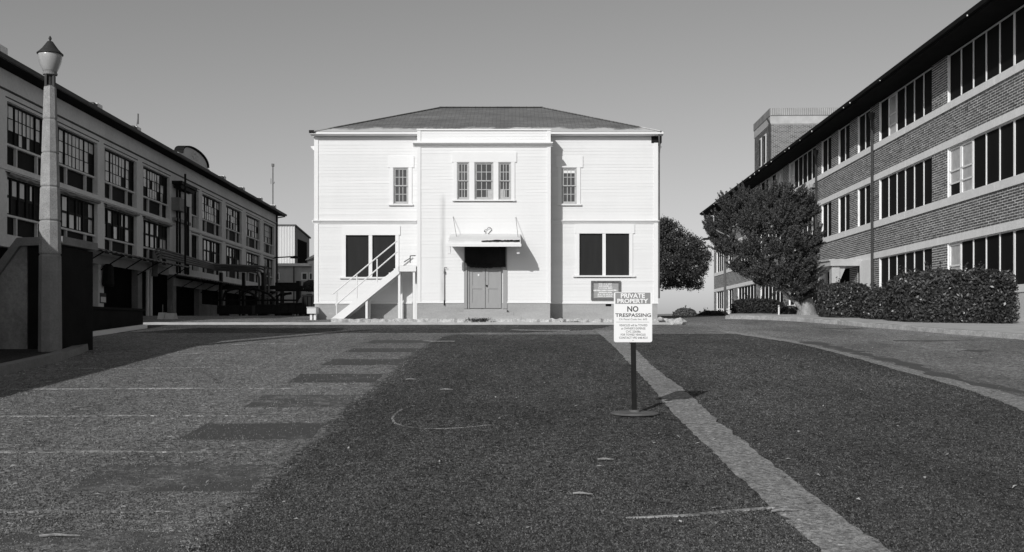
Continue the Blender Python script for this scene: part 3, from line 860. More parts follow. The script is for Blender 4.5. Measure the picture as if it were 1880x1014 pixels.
# cards and boxes standing behind the bay window
for a, b, c, d in ((895, 903.5, 349, 364), (918, 924.5, 347, 365), (925, 927.5, 349, 364)):
    MB().box(wx(a, B), wx(b, B), B + .058 - .006, B + .056, wz(d, B), wz(c, B)).build('window_card_and_reflection', 'window_glass_pale', house)
MB().box(wx(1033.5, W), wx(1056.5, W), W + .028, W + .033, wz(318, W), wz(313, W)).build('window_card_and_reflection', 'white_trim', house)  # white strip painted in as the upper window's reflection
# screened ground-floor windows
for sx0, sx1, sx2, sx3, sy0, sy1, h0, h1, h2 in ((635, 677, 683.5, 726, 432, 509, 629, 735, 415), (1063.5, 1106, 1112, 1155, 429, 506, 1056, 1165, 412)):
    x0, x3, z0, z1 = wx(sx0, W), wx(sx3, W), wz(sy1, W), wz(sy0, W)
    win = MB().box(wx(sx1, W), wx(sx2, W), W - .03, W + .1, z0, z1).build('window', 'white_trim', house)
    for a, b in ((sx0, sx1), (sx2, sx3)):
        MB().box(wx(a, W), wx(b, W), W + .05, W + .07, z0, z1).build('screen', 'dark_screen', win)
    casing(x0, x3, z0, z1, W, wx(h0, W), wx(h1, W), z1, wz(h2, W), .10)
# entrance: frame, two door leaves with panels, transom, threshold
dx0, dx1 = wx(855, B), wx(928, B)
dz0, dz1 = wz(567, B), wz(453, B) + .25
fr = MB()
fr.box(dx0 - .06, dx0 + .05, B - .04, B + .14, dz0, dz1); fr.box(dx1 - .09, dx1 + .06, B - .04, B + .14, dz0, dz1)
fr.box(dx0 + .05, dx0 + .13, B + .02, B + .14, dz0, wz(470, B)); fr.box(dx0 + .05, dx1 - .09, B + .0, B + .14, wz(470, B), wz(466, B))
fr.box(dx0 + .05, dx1 - .09, B - .04, B + .14, dz1 - .1, dz1)
df = fr.build('door_frame', 'door_paint', house)
MB().box(dx0 + .05, dx1 - .09, B + .09, B + .12, wz(466, B) + .002, dz1 - .102).build('transom', 'black_opening', df)
for a, b in ((862, 890.5), (891.5, 920)):
    x0, x1, z0, z1 = wx(a, B), wx(b, B), dz0 + .02, wz(470, B) - .01
    d = MB(); y = B + .055
    st = .10
    d.box(x0, x0 + st, y, y + .045, z0, z1); d.box(x1 - st, x1, y, y + .045, z0, z1)
    zr = z0 + (z1 - z0) * .40
    d.box(x0 + st, x1 - st, y, y + .045, z0, z0 + .2); d.box(x0 + st, x1 - st, y, y + .045, zr - .05, zr + .07); d.box(x0 + st, x1 - st, y, y + .045, z1 - .13, z1)
    leaf = d.build('door', 'door_paint', house)
    p = MB(); p.box(x0 + st, x1 - st, y + .022, y + .04, z0 + .2, zr - .05); p.box(x0 + st, x1 - st, y + .022, y + .04, zr + .07, z1 - .13)
    p.build('door_panel', 'door_paint', leaf)
    if a < 880:
        MB().box(wx(877, B), wx(880, B), y - .002, y, wz(507, B), wz(503, B)).build('sticker', 'white_trim', leaf)
    else:
        MB().lathe([(.0, 0), (.03, .0), (.035, .02), (.03, .05), (0, .055)], (wx(893.5, B), y - .03, wz(526, B)), 10).build('handle', 'steel_dark', leaf)
MB().box(wx(884, B), wx(885.5, B), B + .05, B + .06, dz0, dz0 + .02).build('latch', 'steel_dark', df)
# black tarpaulin hanging under the canopy over the upper doors
mb = MB(); n = 30; tx0, tx1 = wx(853.5, B), wx(928.5, B)
for i in range(n + 1):
    u = i / n; x = tx0 + (tx1 - tx0) * u
    zb = wz(492, B) + .05 * (2 * u - 1) ** 2 * (1.6 if u < .12 else .6) + random.uniform(-.012, .012) + (.10 if u < .06 else 0)
    y = B - .075 - .02 * math.sin(u * 9) - .012 * random.random()
    mb.v += [(x, B - .06, wz(452, B) + .3), (x, y, zb + .16), (x, y - .035, zb + .07), (x, y - .01, zb), (x, B - .05, zb + .02)]
for i in range(n):
    for a in range(4): mb.f.append((5 * i + a, 5 * i + 5 + a, 5 * i + 6 + a, 5 * i + 1 + a)); mb.mi.append(0)
mb.build('tarpaulin', 'flat_black', house)
# entrance steps
mb = MB()
mb.box(wx(852, B), wx(931, B), B - .28, B + .1, TZ - .1, dz0 - .02)
mb.box(wx(840, B), wx(943, B), B - .60, B - .28, TZ - .1, TZ + .235)
mb.box(wx(824, B), wx(957, B), B - .95, B - .60, TZ - .1, TZ + .12)
st = mb.build('front_steps', 'foundation', house); bevel(st, .015)
# canopy over the entrance
CY = 35.62
cx0, cx1 = wx(823, CY), wx(956, CY)
cz0, cz1 = wz(452, CY), wz(443, CY)
cn = MB()
cn.prism([(CY, cz0), (CY, cz1), (CY + .25, cz1 + .10), (B - .03, wz(430, B)), (B - .03, cz0 + .16), (CY + .12, cz0 + .03), (CY + .12, cz0)], 'x', cx0, cx1)
canopy = cn.build('canopy', 'white_canopy', house)
MB().box(cx0 - .09, cx1 + .02, CY - .04, CY - .002, cz0 - .02, cz0 + .08).build('fascia', 'white_trim', canopy)
# torn roofing felt along the front edge
mb = MB()
n = 26
for i in range(n + 1):
    x = wx(884 + (954 - 884) * i / n, CY); e = .03 * random.random(); k = min(1, i / 9) * random.uniform(.35, 1.0)
    mb.v += [(x, CY - .012 - e, cz1 - .02), (x, CY + .0, cz1 - .01 + .05 * k + .02 * random.random()), (x, CY + .12 * k + .03, cz1 + .02 + .05 * k)]
for i in range(n):
    for a in (0, 1): mb.f.append((3 * i + a, 3 * i + 3 + a, 3 * i + 4 + a, 3 * i + 1 + a)); mb.mi.append(0)
mb.build('torn_felt', 'flat_black', canopy)
for px in (828, 951):
    b_ = MB(); x = wx(px, B)
    b_.box(x - .05, x + .05, CY + .3, CY + .42, cz0 - .24, cz0 + .04)
    b_.build('bracket', 'white_trim', canopy)
for a, b in (((wx(832, B), B - .03, wz(398, B)), (wx(838, CY + .6), CY + .6, cz1 + .22)), ((wx(947, B), B - .03, wz(399, B)), (wx(951, CY + .5), CY + .5, cz1 + .2))):
    MB().tube([a, b], .008, 5).build('stay_wire', 'pipe_paint', canopy)
# gooseneck lamp arm above the canopy
arc = [(wx(895, B), B - .02, wz(431, B))] + [(wx(898.5 - 4.5 * math.cos(t), B), B - .02 - .07 * math.sin(t), wz(424 - 6 * math.sin(t), B)) for t in (2.9, 2.4, 1.9, 1.4, .9, .4)] + [(wx(890, B), B - .09, wz(423, B))]
goose = thing('wall_lamp', 'bent gooseneck lamp arm on the white wall above the entrance canopy', 'lamp', (wx(895, B), B - .02, wz(431, B)))
MB().tube(arc, .010, 6).build('arm', 'pipe_paint', goose)
MB().lathe([(.03, -.03), (.02, .0), (.012, .03)], (wx(890, B), B - .09, wz(425, B)), 10).build('socket', 'pipe_paint', goose)
# standpipe left of the door
sp = thing('standpipe', 'thin vertical standpipe with bent top on the white wall left of the doors', 'pipe', (wx(816, B), B - .06, wz(561, B)))
MB().tube([(wx(816, B), B - .06, wz(561, B)), (wx(816, B), B - .06, wz(493, B)), (wx(816.5, B), B - .09, wz(491.5, B)), (wx(821, B), B - .12, wz(491.5, B))], .013, 7).build('pipe', 'pipe_paint', sp)
MB().lathe([(.0, 0), (.035, 0), (.035, .08), (.0, .08)], (wx(816.5, B), B - .06, wz(502.5, B)), 8).build('valve', 'pipe_paint', sp)
MB().lathe([(.0, 0), (.022, 0), (.022, .18), (.0, .18)], (wx(816, B), B - .06, wz(561, B)), 8).build('fitting', 'steel_dark', sp)
# rain pipe at the right corner
dp = MB()
dp.tube([(XR + .02, W - .3, ZE - .1), (XR + .06, W - .16, ZE - .45), (XR + .05, W - .07, ZE - .75), (XR + .05, W - .07, wz(412, W)), (XR + .05, W - .07, wz(548, W))], .035, 8)
dp.build('rain_pipe', 'pipe_paint', house)
MB().box(EX1 - .4, EX1 - .02, W - .04, W + 1.2, ZE - .35, ZE - .1).build('soffit_block', 'soffit', house)

# notice board on the right wing
nb = thing('notice_board', 'weathered notice board with dark wooden frame and faded white print on the white wall', 'notice board', (wx(1112, W), W - .08, wz(551, W)))
x0, x1, z0, z1 = wx(1085, W), wx(1139, W), wz(551, W), wz(516, W)
MB().box(x0 + .03, x1 - .03, W - .06, W - .03, z0 + .03, z1 - .03).build('panel', 'board_panel', nb)
for bx in ((x0, x1, z1 - .07, z1), (x0, x1, z0, z0 + .07)): MB().box(bx[0], bx[1], W - .10, W - .025, bx[2], bx[3]).build('frame_board', 'board_frame', nb)
for bx in ((x0, x0 + .075), (x1 - .075, x1)): MB().box(bx[0], bx[1], W - .097, W - .025, z0 + .071, z1 - .071).build('frame_board', 'board_frame', nb)
pr = MB()                                             # rows of print too faded to read
for r, (py, a, b) in enumerate(((521.8, 1099, 1123), (525.6, 1099, 1123), (529.3, 1098, 1124), (533.4, 1089, 1133), (537.2, 1099, 1123), (540.6, 1097, 1125), (544, 1097, 1125))):
    x = a
    while x < b:
        w_ = random.uniform(.7, 2.2)
        h_ = 1.15 if r != 3 else 1.4
        pr.box(wx(x, W), wx(min(x + w_, b), W), W - .0635, W - .0605, wz(py + h_ * random.uniform(.7, 1), W), wz(py - h_ * random.uniform(.7, 1), W))
        x += w_ + random.choice((.25, .35, .4, 1.2))
pr.build('faded_print', 'white_trim', nb)

# side staircase
SY0, SY1 = 36.95, 37.85
stair = thing('staircase', 'white wooden outside staircase with open treads and pipe railings against the house', 'stairs', (wx(690, 37), 37.4, TZ))
A0 = Vector((wx(613, SY0), SY0, TZ + .02)); A1 = Vector((wx(733, SY0), SY0, wz(488.5, SY0)))
LZ = wz(488, SY0)                                     # landing surface
def stringer(y, h=.28):
    m_ = MB()
    dxy = (A1.x - A0.x)
    m_.prism([(A0.x - .12, TZ), (A0.x + .33, TZ), (A1.x + .0, LZ - h), (A1.x + .0, LZ)], 'y', y, y + .05)
    return m_
for y in (SY0, SY1 - .05):
    stringer(y).build('stringer', 'white_trim', stair)
NT = 13
tread0 = None
for i in range(NT):
    t = (i + .6) / NT
    x = A0.x + (A1.x - A0.x) * t; z = TZ + (LZ - TZ) * t - .06
    if tread0 is None:
        riser0 = MB().box(x + .085, x + .098, SY0 + .052, SY1 - .052, z + .021, z + .125).build('riser', 'white_trim', stair)
        tread0 = MB().box(x - .13, x + .10, SY0 + .052, SY1 - .052, z - .02, z + .02).build('tread', 'white_trim', stair); t0 = (x, z)
    else:
        part_copy(tread0, stair, (x - t0[0], 0, z - t0[1])); part_copy(riser0, stair, (x - t0[0], 0, z - t0[1]))
lx1 = BL - .06
MB().box(A1.x - .02, lx1, SY0, SY0 + .05, LZ - .21, LZ).build('landing_beam', 'white_trim', stair)
MB().box(A1.x - .02, lx1, SY1 - .05, SY1, LZ - .21, LZ).build('landing_beam', 'white_trim', stair)
nb_ = 6
for i in range(nb_):
    x0 = A1.x + .0 + (lx1 - A1.x) * i / nb_
    MB().box(x0 + .004, x0 + (lx1 - A1.x) / nb_ - .012, SY0 + .05, SY1 - .05, LZ - .035, LZ + .003).build('landing_board', 'white_trim', stair)
for px, pt in ((732.5, LZ - .02), (672.5, wz(546, SY0)), (764, LZ - .02)):
    for y in (SY0 + .055, SY1 - .13):
        xx = min(wx(px, SY0), BL - .14)
        MB().box(xx - .04, xx + .04, y, y + .075, TZ - .02, pt - .01 if px != 672.5 else pt + .12).build('post', 'white_trim', stair)
def rail_along(y):
    for h, e in ((.90, -.05), (.50, .05)):
        a = (A0.x + e, y, TZ + h); b = (A1.x - .08, y, LZ + h)
        MB().tube([a, b], .026, 8).build('handrail', 'white_trim', stair)
    for t in (.04, .35, .66):
        x = A0.x + (A1.x - A0.x) * t; z = TZ + (LZ - TZ) * t
        MB().tube([(x, y, z - .05), (x, y, z + .90)], .024, 8).build('baluster', 'white_trim', stair)
rail_along(SY0 + .02)
MB().tube([(wx(742, SY0), SY0 + .02, wz(481, SY0)), (wx(752.5, SY0), SY0 + .02, wz(474.5, SY0)), (wx(753, SY0), SY0 + .02, wz(470, SY0)), (wx(763, SY0), SY0 + .02, wz(469.5, SY0))], .02, 8).build('handrail', 'pipe_paint', stair)
MB().tube([(wx(753, SY0), SY0 + .02, wz(483, SY0)), (wx(753, SY0), SY0 + .02, wz(470, SY0))], .018, 8).build('baluster', 'pipe_paint', stair)
# small utility box on legs left of the house
ub = thing('utility_box', 'pale box on short legs beside the left corner of the white house', 'utility box', (wx(572, 37.5), 37.5, gz(37.5)))
MB().box(wx(563.5, 37.4), wx(580, 37.4), 37.4, 38.2, wz(576, 37.4), wz(565, 37.4)).build('cabinet', 'concrete_pale', ub)
MB().box(wx(563, 37.4), wx(580, 37.4), 37.36, 38.25, wz(565, 37.4) + .002, wz(563.8, 37.4)).build('lid', 'concrete_pale', ub)
for px in (569, 576): MB().box(wx(px, 37.5), wx(px + 4, 37.5), 37.5, 37.7, 1.75, wz(576, 37.4) - .002).build('leg', 'white_trim', ub)
# ------------------------------------------------------------------ the sign in the lot
SYY = 12.1
sgx = wx(1162, SYY)
sign = thing('warning_sign', 'white PRIVATE PROPERTY NO TRESPASSING sign on a dark post with round base', 'sign', (sgx + .015, SYY, gz(SYY)))
MB().lathe([(.0, 0), (.285, .0), (.288, .012), (.28, .02), (.06, .026), (.06, .05), (.0, .05)], (wx(1165.5, SYY), SYY + .0, gz(SYY) + .006), 40).build('base', 'sign_base', sign)
MB().beam((wx(1165, SYY), SYY + .02, gz(SYY) + .05), (wx(1161.5, SYY), SYY + .02, wz(540, SYY)), .055, .055, up=(0, 1, 0)).build('post', 'sign_post', sign)
pw, ph = .452, .592
pz0 = wz(628.5, SYY)
def rrect(x0, x1, z0, z1, r, n=5):
    out = []
    for cx, cz, a0 in ((x1 - r, z1 - r, 0), (x0 + r, z1 - r, 90), (x0 + r, z0 + r, 180), (x1 - r, z0 + r, 270)):
        out += [(cx + r * math.cos(rad(a0 + 90 * i / n)), cz + r * math.sin(rad(a0 + 90 * i / n))) for i in range(n + 1)]
    return out
PYF = SYY - .012
MB().prism(rrect(sgx - pw / 2, sgx + pw / 2, pz0, pz0 + ph, .025), 'y', PYF, PYF + .003).build('panel', 'sign_white', sign)
def sx_(u): return sgx + (u - 409.0) / 690.0 * pw      # u, v: places read off an enlargement of the sign
def sz_(v): return pz0 + ph - (v - 58.0) / 890.0 * ph
MB().box(sx_(90), sx_(722), PYF - .0012, PYF - .0004, sz_(268), sz_(68)).build('header_field', 'sign_grey', sign)
def line(txt, u0, u1, v0, v1, mat, bold=0.0):
    text_obj(txt, (sx_(u0) + sx_(u1)) / 2, (sz_(v0) + sz_(v1)) / 2, sx_(u1) - sx_(u0), sz_(v0) - sz_(v1), PYF - .0022, mat, sign, bold)
line('PRIVATE', 188, 622, 80, 164, 'sign_white', .035)
line('PROPERTY', 125, 682, 176, 256, 'sign_white', .035)
line('NO', 305, 505, 308, 408, 'ink', .022)
line('TRESPASSING', 90, 732, 436, 500, 'ink', .016)
line('CA Penal Code Sec. 602', 155, 662, 524, 556, 'ink_pale')
MB().box(sx_(105), sx_(700), PYF - .0012, PYF - .0004, sz_(594), sz_(589)).build('rule_line', 'ink_pale', sign)
line('VEHICLES will be TOWED', 158, 668, 628, 666, 'ink_pale', .008)
line("at OWNER'S EXPENSE", 195, 632, 684, 722, 'ink_pale', .008)
line('CVC 22658a', 280, 545, 740, 778, 'ink_pale', .008)
line('FOR TOWED VEHICLES', 188, 635, 796, 832, 'ink_pale', .008)
line('CONTACT VPD 648-4321', 158, 668, 850, 888, 'ink_pale', .008)
for v in (75, 915): MB().prism([(sx_(408) + (.007 if v < 100 else .004) * math.cos(a * math.pi / 4), sz_(v) + (.007 if v < 100 else .004) * math.sin(a * math.pi / 4)) for a in range(8)], 'y', PYF - .006, PYF - .0005).build('bolt', 'ink', sign)

# ------------------------------------------------------------------ the lamp post
LY = 20.3
lx = wx(92, LY)
lz = lambda py: wz(py, LY)
lamp = thing('street_lamp', 'old concrete lamp post with frosted urn globe and pointed iron cap', 'street lamp', (lx, LY, gz(LY) + .15))
k_ = LY / F
segs = [(160, 219, 10.2, 11.9), (220.5, 281, 12.3, 13.9), (282.5, 343, 14.3, 15.8), (344.5, 405, 16.2, 17.6), (406.5, 467, 17.6, 18.2), (468.5, 680, 18.3, 19.6)]
for a, b, r0, r1 in segs:
    m_ = MB(); z0, z1 = lz(b), lz(a)
    if a > 460: z0 = gz(LY) + .12
    m_.lathe([(r1 * k_ * .98, z0), (r1 * k_ * 1.04, z0 + .02), (r0 * k_ * 1.04, z1 - .03), (r0 * k_ * .98, z1)], (lx, LY, 0), 8, start=rad(22.5))
    m_.build('shaft_block', 'lamp_concrete' if a < 460 else 'concrete_dark', lamp)  # lowest block: its shade is put into the colour by a darker concrete
    MB().lathe([(r0 * k_ * .93, z1 - .001), (r0 * k_ * .93, z1 + 1.5 * k_)], (lx, LY, 0), 8, start=rad(22.5)).build('joint', 'concrete_dark', lamp)
nk = MB(); nk.lathe([(9 * k_, lz(161)), (9 * k_, lz(158)), (6 * k_, lz(156)), (5.5 * k_, lz(142)), (8 * k_, lz(140)), (8 * k_, lz(138))], (lx, LY, 0), 12)
nk.build('neck', 'lamp_iron', lamp)
for a in range(4):
    an = rad(45 + 90 * a + 20); r = 9 * k_
    MB().box(lx + r * math.cos(an) - .022, lx + r * math.cos(an) + .022, LY + r * math.sin(an) - .022, LY + r * math.sin(an) + .022, lz(160), lz(139)).build('neck_bracket', 'lamp_iron', lamp)
MB().lathe([(9 * k_, lz(139)), (12.5 * k_, lz(138)), (13 * k_, lz(135)), (11 * k_, lz(134.5)), (12 * k_, lz(132))], (lx, LY, 0), 20).build('collar', 'concrete_dark', lamp)
MB().lathe([(11 * k_, lz(133)), (13 * k_, lz(130)), (16.5 * k_, lz(122)), (19.3 * k_, lz(113)), (20.6 * k_, lz(104)), (20.8 * k_, lz(98.5))], (lx, LY, 0), 28).build('globe', 'lamp_globe', lamp, smooth=True)
MB().lathe([(22.6 * k_, lz(100.5)), (22.8 * k_, lz(99)), (19 * k_, lz(95.5)), (14 * k_, lz(90)), (9 * k_, lz(83)), (5 * k_, lz(77)), (2.6 * k_, lz(75.5)), (1.6 * k_, lz(75))], (lx, LY, 0), 28).build('cap', 'lamp_iron', lamp, smooth=True)
MB().lathe([(1.5 * k_, lz(75.2)), (1.5 * k_, lz(74)), (2.9 * k_, lz(71.5)), (2.0 * k_, lz(68.5)), (.4 * k_, lz(66))], (lx, LY, 0), 12).build('finial', 'lamp_iron', lamp, smooth=True)

# ------------------------------------------------------------------ left edge: sloping stub wall, the annex beyond the frame
wall = thing('ramp_wall', 'dark weathered concrete ramp wall with sloping coping behind the lamp post', 'wall', (-9.9, 21.4, gz(21.4)))
MB().prism([(-11.2, gz(21) - .1), (-9.95, gz(21) - .1), (-9.95, 3.32), (-10.05, 3.32), (-10.55, 2.62), (-11.2, 1.8)], 'y', 21.0, 22.6).build('wall_panel', 'wall_mottled', wall)  # darker, strongly mottled concrete
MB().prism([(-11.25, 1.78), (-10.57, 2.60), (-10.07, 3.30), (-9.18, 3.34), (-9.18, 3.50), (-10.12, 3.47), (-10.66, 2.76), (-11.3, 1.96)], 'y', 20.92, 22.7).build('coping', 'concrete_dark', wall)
MB().box(-9.94, -9.25, 21.03, 22.6, gz(21) - .1, 3.30).build('pier', 'flat_black', wall)  # block in flat black, far darker than the panel beside it
annex = thing('annex_building', 'plain concrete annex with a taller end block just outside the left edge', 'building', (-15.5, 5, gz(5)))
MB().box(-22, -10.35, -16, 18.8, -1.2, 4.42).build('low_wing', 'concrete', annex)
MB().box(-22.1, -10.25, -16.1, 18.75, 4.421, 4.60).build('wing_coping', 'concrete', annex)
MB().box(-15.0, -10.45, 18.801, 20.55, 0.4, 7.5).build('end_block', 'concrete', annex)
MB().box(-15.1, -10.40, 18.76, 20.6, 7.501, 7.65).build('block_coping', 'concrete', annex)
for i in range(5):
    y = -12 + i * 5.6
    MB().box(-10.37, -10.33, y, y + 3.0, 1.6 + .1 * i, 3.5).build('window', 'pane_dark', annex)

# ------------------------------------------------------------------ the factory on the left
LC, LTH = 17.0, 0.028
FL = Matrix.Translation((-LC, 0, 0)) @ Matrix.Rotation(LTH, 4, 'Z')     # x outwards, y along the front, z up
fact = thing('factory_building', 'long grey stucco factory with rows of broken steel-sash windows on the left', 'factory', tuple(FL @ Vector((-6, 55, 1.9))), LTH)
Y_A, Y_Z = 24.0, 84.3
def fl(px): return F * LC / (887.0 - px)
BAYS = [(31.4, 35.7), (36.57, 40.2), (40.9, 45.15), (46.0, 50.25), (51.2, 55.55), (62.0, 66.6), (67.7, 72.1), (73.5, 78.1), (79.3, 83.2)]
NARROW = (59.7, 61.2)
ROWS = [(7.45, 9.72), (4.95, 7.05)]
def fpart(mb, name, mat, parent=fact, kind=None): return mb.build(name, mat, parent, FL, kind=kind)
ops = sorted(BAYS + [NARROW])
def strip_boxes(z0, z1, name, proud=0.0, mat='stucco'):
    y = Y_A
    for a, b in ops + [(Y_Z, Y_Z)]:
        if a - y > .02: fpart(MB().box(-.35, proud, y, a, z0, z1), name, mat)
        y = b
# horizontal bands and the piers between the openings
fpart(MB().box(-.35, 0, Y_A, Y_Z, 9.72, 10.78), 'frieze', 'stucco')
fpart(MB().box(-.35, 0.0, Y_A, Y_Z, 7.05, 7.45), 'spandrel_band', 'stucco')
fpart(MB().box(-.35, 0.0, Y_A, Y_Z, 4.50, 4.95), 'spandrel_band', 'stucco')
for z0, z1 in ROWS: strip_boxes(z0, z1, 'pier')
fpart(MB().box(0, .035, Y_A, Y_Z, 10.05, 10.11), 'moulding', 'stucco_line')
fpart(MB().box(0, .06, Y_A, Y_Z, 10.11, 10.17), 'moulding', 'stucco')
fpart(MB().box(0, .05, Y_A, Y_Z, 7.24, 7.29), 'moulding', 'stucco')
# ground floor: piers and black dock doors
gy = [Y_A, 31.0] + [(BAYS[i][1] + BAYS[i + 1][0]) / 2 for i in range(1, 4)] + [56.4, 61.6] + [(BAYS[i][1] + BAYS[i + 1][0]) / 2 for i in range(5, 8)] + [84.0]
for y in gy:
    fpart(MB().box(-.35, .0, y - .32, y + .32, 1.6, 4.5), 'pier', 'stucco' if 45 < y < 46.5 else 'concrete_dark')  # one pier pale as if lit; the others' shade is put into their colour
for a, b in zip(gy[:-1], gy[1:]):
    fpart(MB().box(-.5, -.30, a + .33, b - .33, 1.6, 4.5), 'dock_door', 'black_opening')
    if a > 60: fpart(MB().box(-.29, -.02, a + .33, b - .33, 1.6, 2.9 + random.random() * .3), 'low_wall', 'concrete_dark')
# body, end wall, roof
fpart(MB().box(-12, -.36, Y_A, Y_Z - .05, 1.0, 10.7), 'body', 'flat_black')
fpart(MB().box(-12, 0.0, Y_Z - .04, Y_Z + .3, 1.0, 10.78), 'end_wall', 'stucco')
fpart(MB().prism([(.58, 10.86), (.60, 10.98), (-6, 12.0), (-12.4, 11.0), (-12.4, 10.80), (.58, 10.80)], 'y', Y_A - .5, Y_Z + .6), 'roof', 'soffit')
fpart(MB().prism([(.60, 10.80), (.70, 10.80), (.74, 10.93), (.60, 10.95)], 'y', Y_A - .5, Y_Z + .6), 'gutter', 'gutter')
for px, h in ((5, .24), (182, .16), (254, .15), (412, .2), (447, .2), (480, .2), (505, .24)):
    y = fl(px) * .965
    c = MB(); c.box(.2, .62, y - .3, y + .3, 10.985, 10.99 + h); fpart(c, 'roof_cap', 'white_trim')
    c = MB(); c.box(.25, .64, y - .75, y - .31, 10.97, 10.97 + h * .7); fpart(c, 'roof_cap', 'gutter')
# arched pediment
pc, pr_ = 58.6, 2.6
pts = [(pc - pr_ - .6, 10.95), (pc - pr_ - .6, 11.1), (pc - pr_, 11.14)] + [(pc - pr_ * math.cos(rad(180 * i / 16)), 11.12 + .62 * math.sin(rad(180 * i / 16)) ** .8) for i in range(1, 16)] + [(pc + pr_, 11.14), (pc + pr_ + .6, 11.1), (pc + pr_ + .6, 10.95)]
ped = fpart(MB().prism(pts, 'x', .1, .5), 'pediment', 'stucco')
rim = MB()
top = [(pc - (pr_ + .05) * math.cos(rad(180 * i / 16)), 11.14 + .66 * math.sin(rad(180 * i / 16)) ** .8) for i in range(17)]
for a, b in zip(top[:-1], top[1:]): rim.beam((.36, a[0], a[1]), (.36, b[0], b[1]), .5, .07)
fpart(rim, 'rim_moulding', 'soffit', ped)
em = MB()
for i in range(9):
    a = rad(40 * i); em.box(.5, .54, pc + .55 * math.cos(a) - .13, pc + .55 * math.cos(a) + .13, 11.4 + .16 * math.sin(a) - .05, 11.4 + .16 * math.sin(a) + .05)
em.box(.5, .53, pc - .25, pc + .25, 11.32, 11.48)
fpart(em, 'worn_relief', 'stucco', ped)
# steel-sash windows
def factory_window(a, b, z0, z1, upper, rich, seed):
    R = random.Random(seed)
    zr = z0 + (.80 if upper else .74)
    fr = MB()
    fr.box(-.28, -.10, a, b, zr - .075, zr + .0)                         # transom rail
    w = b - a
    mull = [a + w * .28, a + w * .76]
    for y in mull: fr.box(-.27, -.11, y - .035, y + .035, z0, zr - .076)
    win = fpart(fr, 'window', 'stucco')
    for y0, y1 in zip([a] + [y + .036 for y in mull], [y - .036 for y in mull] + [b]):
        fpart(MB().box(-.24, -.22, y0 + .004, y1 - .004, z0, zr - .077), 'lower_panel', 'pane_dark', win)
    # surround line
    s = MB(); s.box(.0, .02, a - .12, b + .12, z1 + .10, z1 + .14); fpart(s, 'surround_moulding', 'stucco_line', win)
    # sash grid
    g = MB()
    if upper:
        cuts = [0, .25, .73, 1.0]; ncol = [2, 5, 2]; nrow = 3
    else:
        cuts = [0, .17, .34, .52, .70, 1.0]; ncol = [1, 1, 1, 2, 2]; nrow = 2
    panes = []
    g.box(-.22, -.16, a, b, z1 - .07, z1); g.box(-.22, -.16, a, b, zr, zr + .05)
    for ci in range(len(cuts) - 1):
        y0, y1 = a + w * cuts[ci], a + w * cuts[ci + 1]
        t = .055 if upper else .10
        g.box(-.23, -.15, y0, y0 + t, zr, z1)
        if ci == len(cuts) - 2: g.box(-.23, -.15, y1 - t, y1, zr, z1)
        nc = ncol[ci]; cw = (y1 - y0 - 2 * t) / nc
        for i in range(1, nc): g.box(-.21, -.17, y0 + t + cw * i - .014, y0 + t + cw * i + .014, zr, z1)
        for r in range(nrow):
            za = zr + .05 + (z1 - .07 - zr - .05) * r / nrow; zb = zr + .05 + (z1 - .07 - zr - .05) * (r + 1) / nrow
            if r: g.box(-.21, -.17, y0 + t, y1 - t, za - .014, za + .014) if upper else g.box(-.22, -.165, y0 + t, y1 - t, za - .05, za + .05)
            for i in range(nc):
                pa = y0 + t + cw * i; pb = pa + cw
                if upper: dark = R.random() < (.03 + .14 * (r == 0)) or (ci == 2 and i == 1 and R.random() < .75)
                else: dark = R.random() < .15 or (ci >= 3 and R.random() < .5)
                panes.append((pa + .01, pb - .01, za + .012, zb - .012, dark))
    fpart(g, 'sash', 'steel_dark', win)
    if rich:
        for pa, pb, za, zb, dark in panes:
            tl = R.uniform(-.012, .012)
            m_ = MB().add([(-.19 + tl, pa, za), (-.19 - tl, pb, za), (-.19 - tl, pb, zb), (-.19 + tl, pa, zb)], [(0, 1, 2, 3)])
            fpart(m_, 'pane', 'pane_dark' if dark else 'pane_pale', win)
    else:
        for dk in (False, True):
            m_ = MB()
            for pa, pb, za, zb, dark in panes:
                if dark == dk: m_.add([(-.19, pa, za), (-.19, pb, za), (-.19, pb, zb), (-.19, pa, zb)], [(0, 1, 2, 3)])
            if m_.v: fpart(m_, 'glazing', 'pane_dark' if dk else 'pane_pale', win, kind='stuff')
    fpart(MB().box(-.345, -.30, a, b, z0, z1), 'dark_interior', 'black_opening', win)
for i, (a, b) in enumerate(BAYS):
    for r, (z0, z1) in enumerate(ROWS): factory_window(a, b, z0, z1, r == 0, i < 7, i * 7 + r)
for r, (z0, z1) in enumerate(ROWS): factory_window(NARROW[0], NARROW[1], z0, z1, r == 0, False, 90 + r)
# ragged ledge over the lower windows
for a, b in BAYS[1:5]:
    m_ = MB(); n = 18
    for i in range(n + 1):
        y = a - .05 + (b - a + .1) * i / n; e = random.uniform(-.02, .03)
        m_.v += [(-.02, y, 7.03 + e), (.10 + e, y, 7.06 + e), (.12 + e, y, 7.14 + e), (-.02, y, 7.17)]
    for i in range(n):
        for k in range(3): m_.f.append((4 * i + k, 4 * i + 4 + k, 4 * i + 5 + k, 4 * i + 1 + k)); m_.mi.append(0)
    fpart(m_, 'ledge', 'concrete_dark')
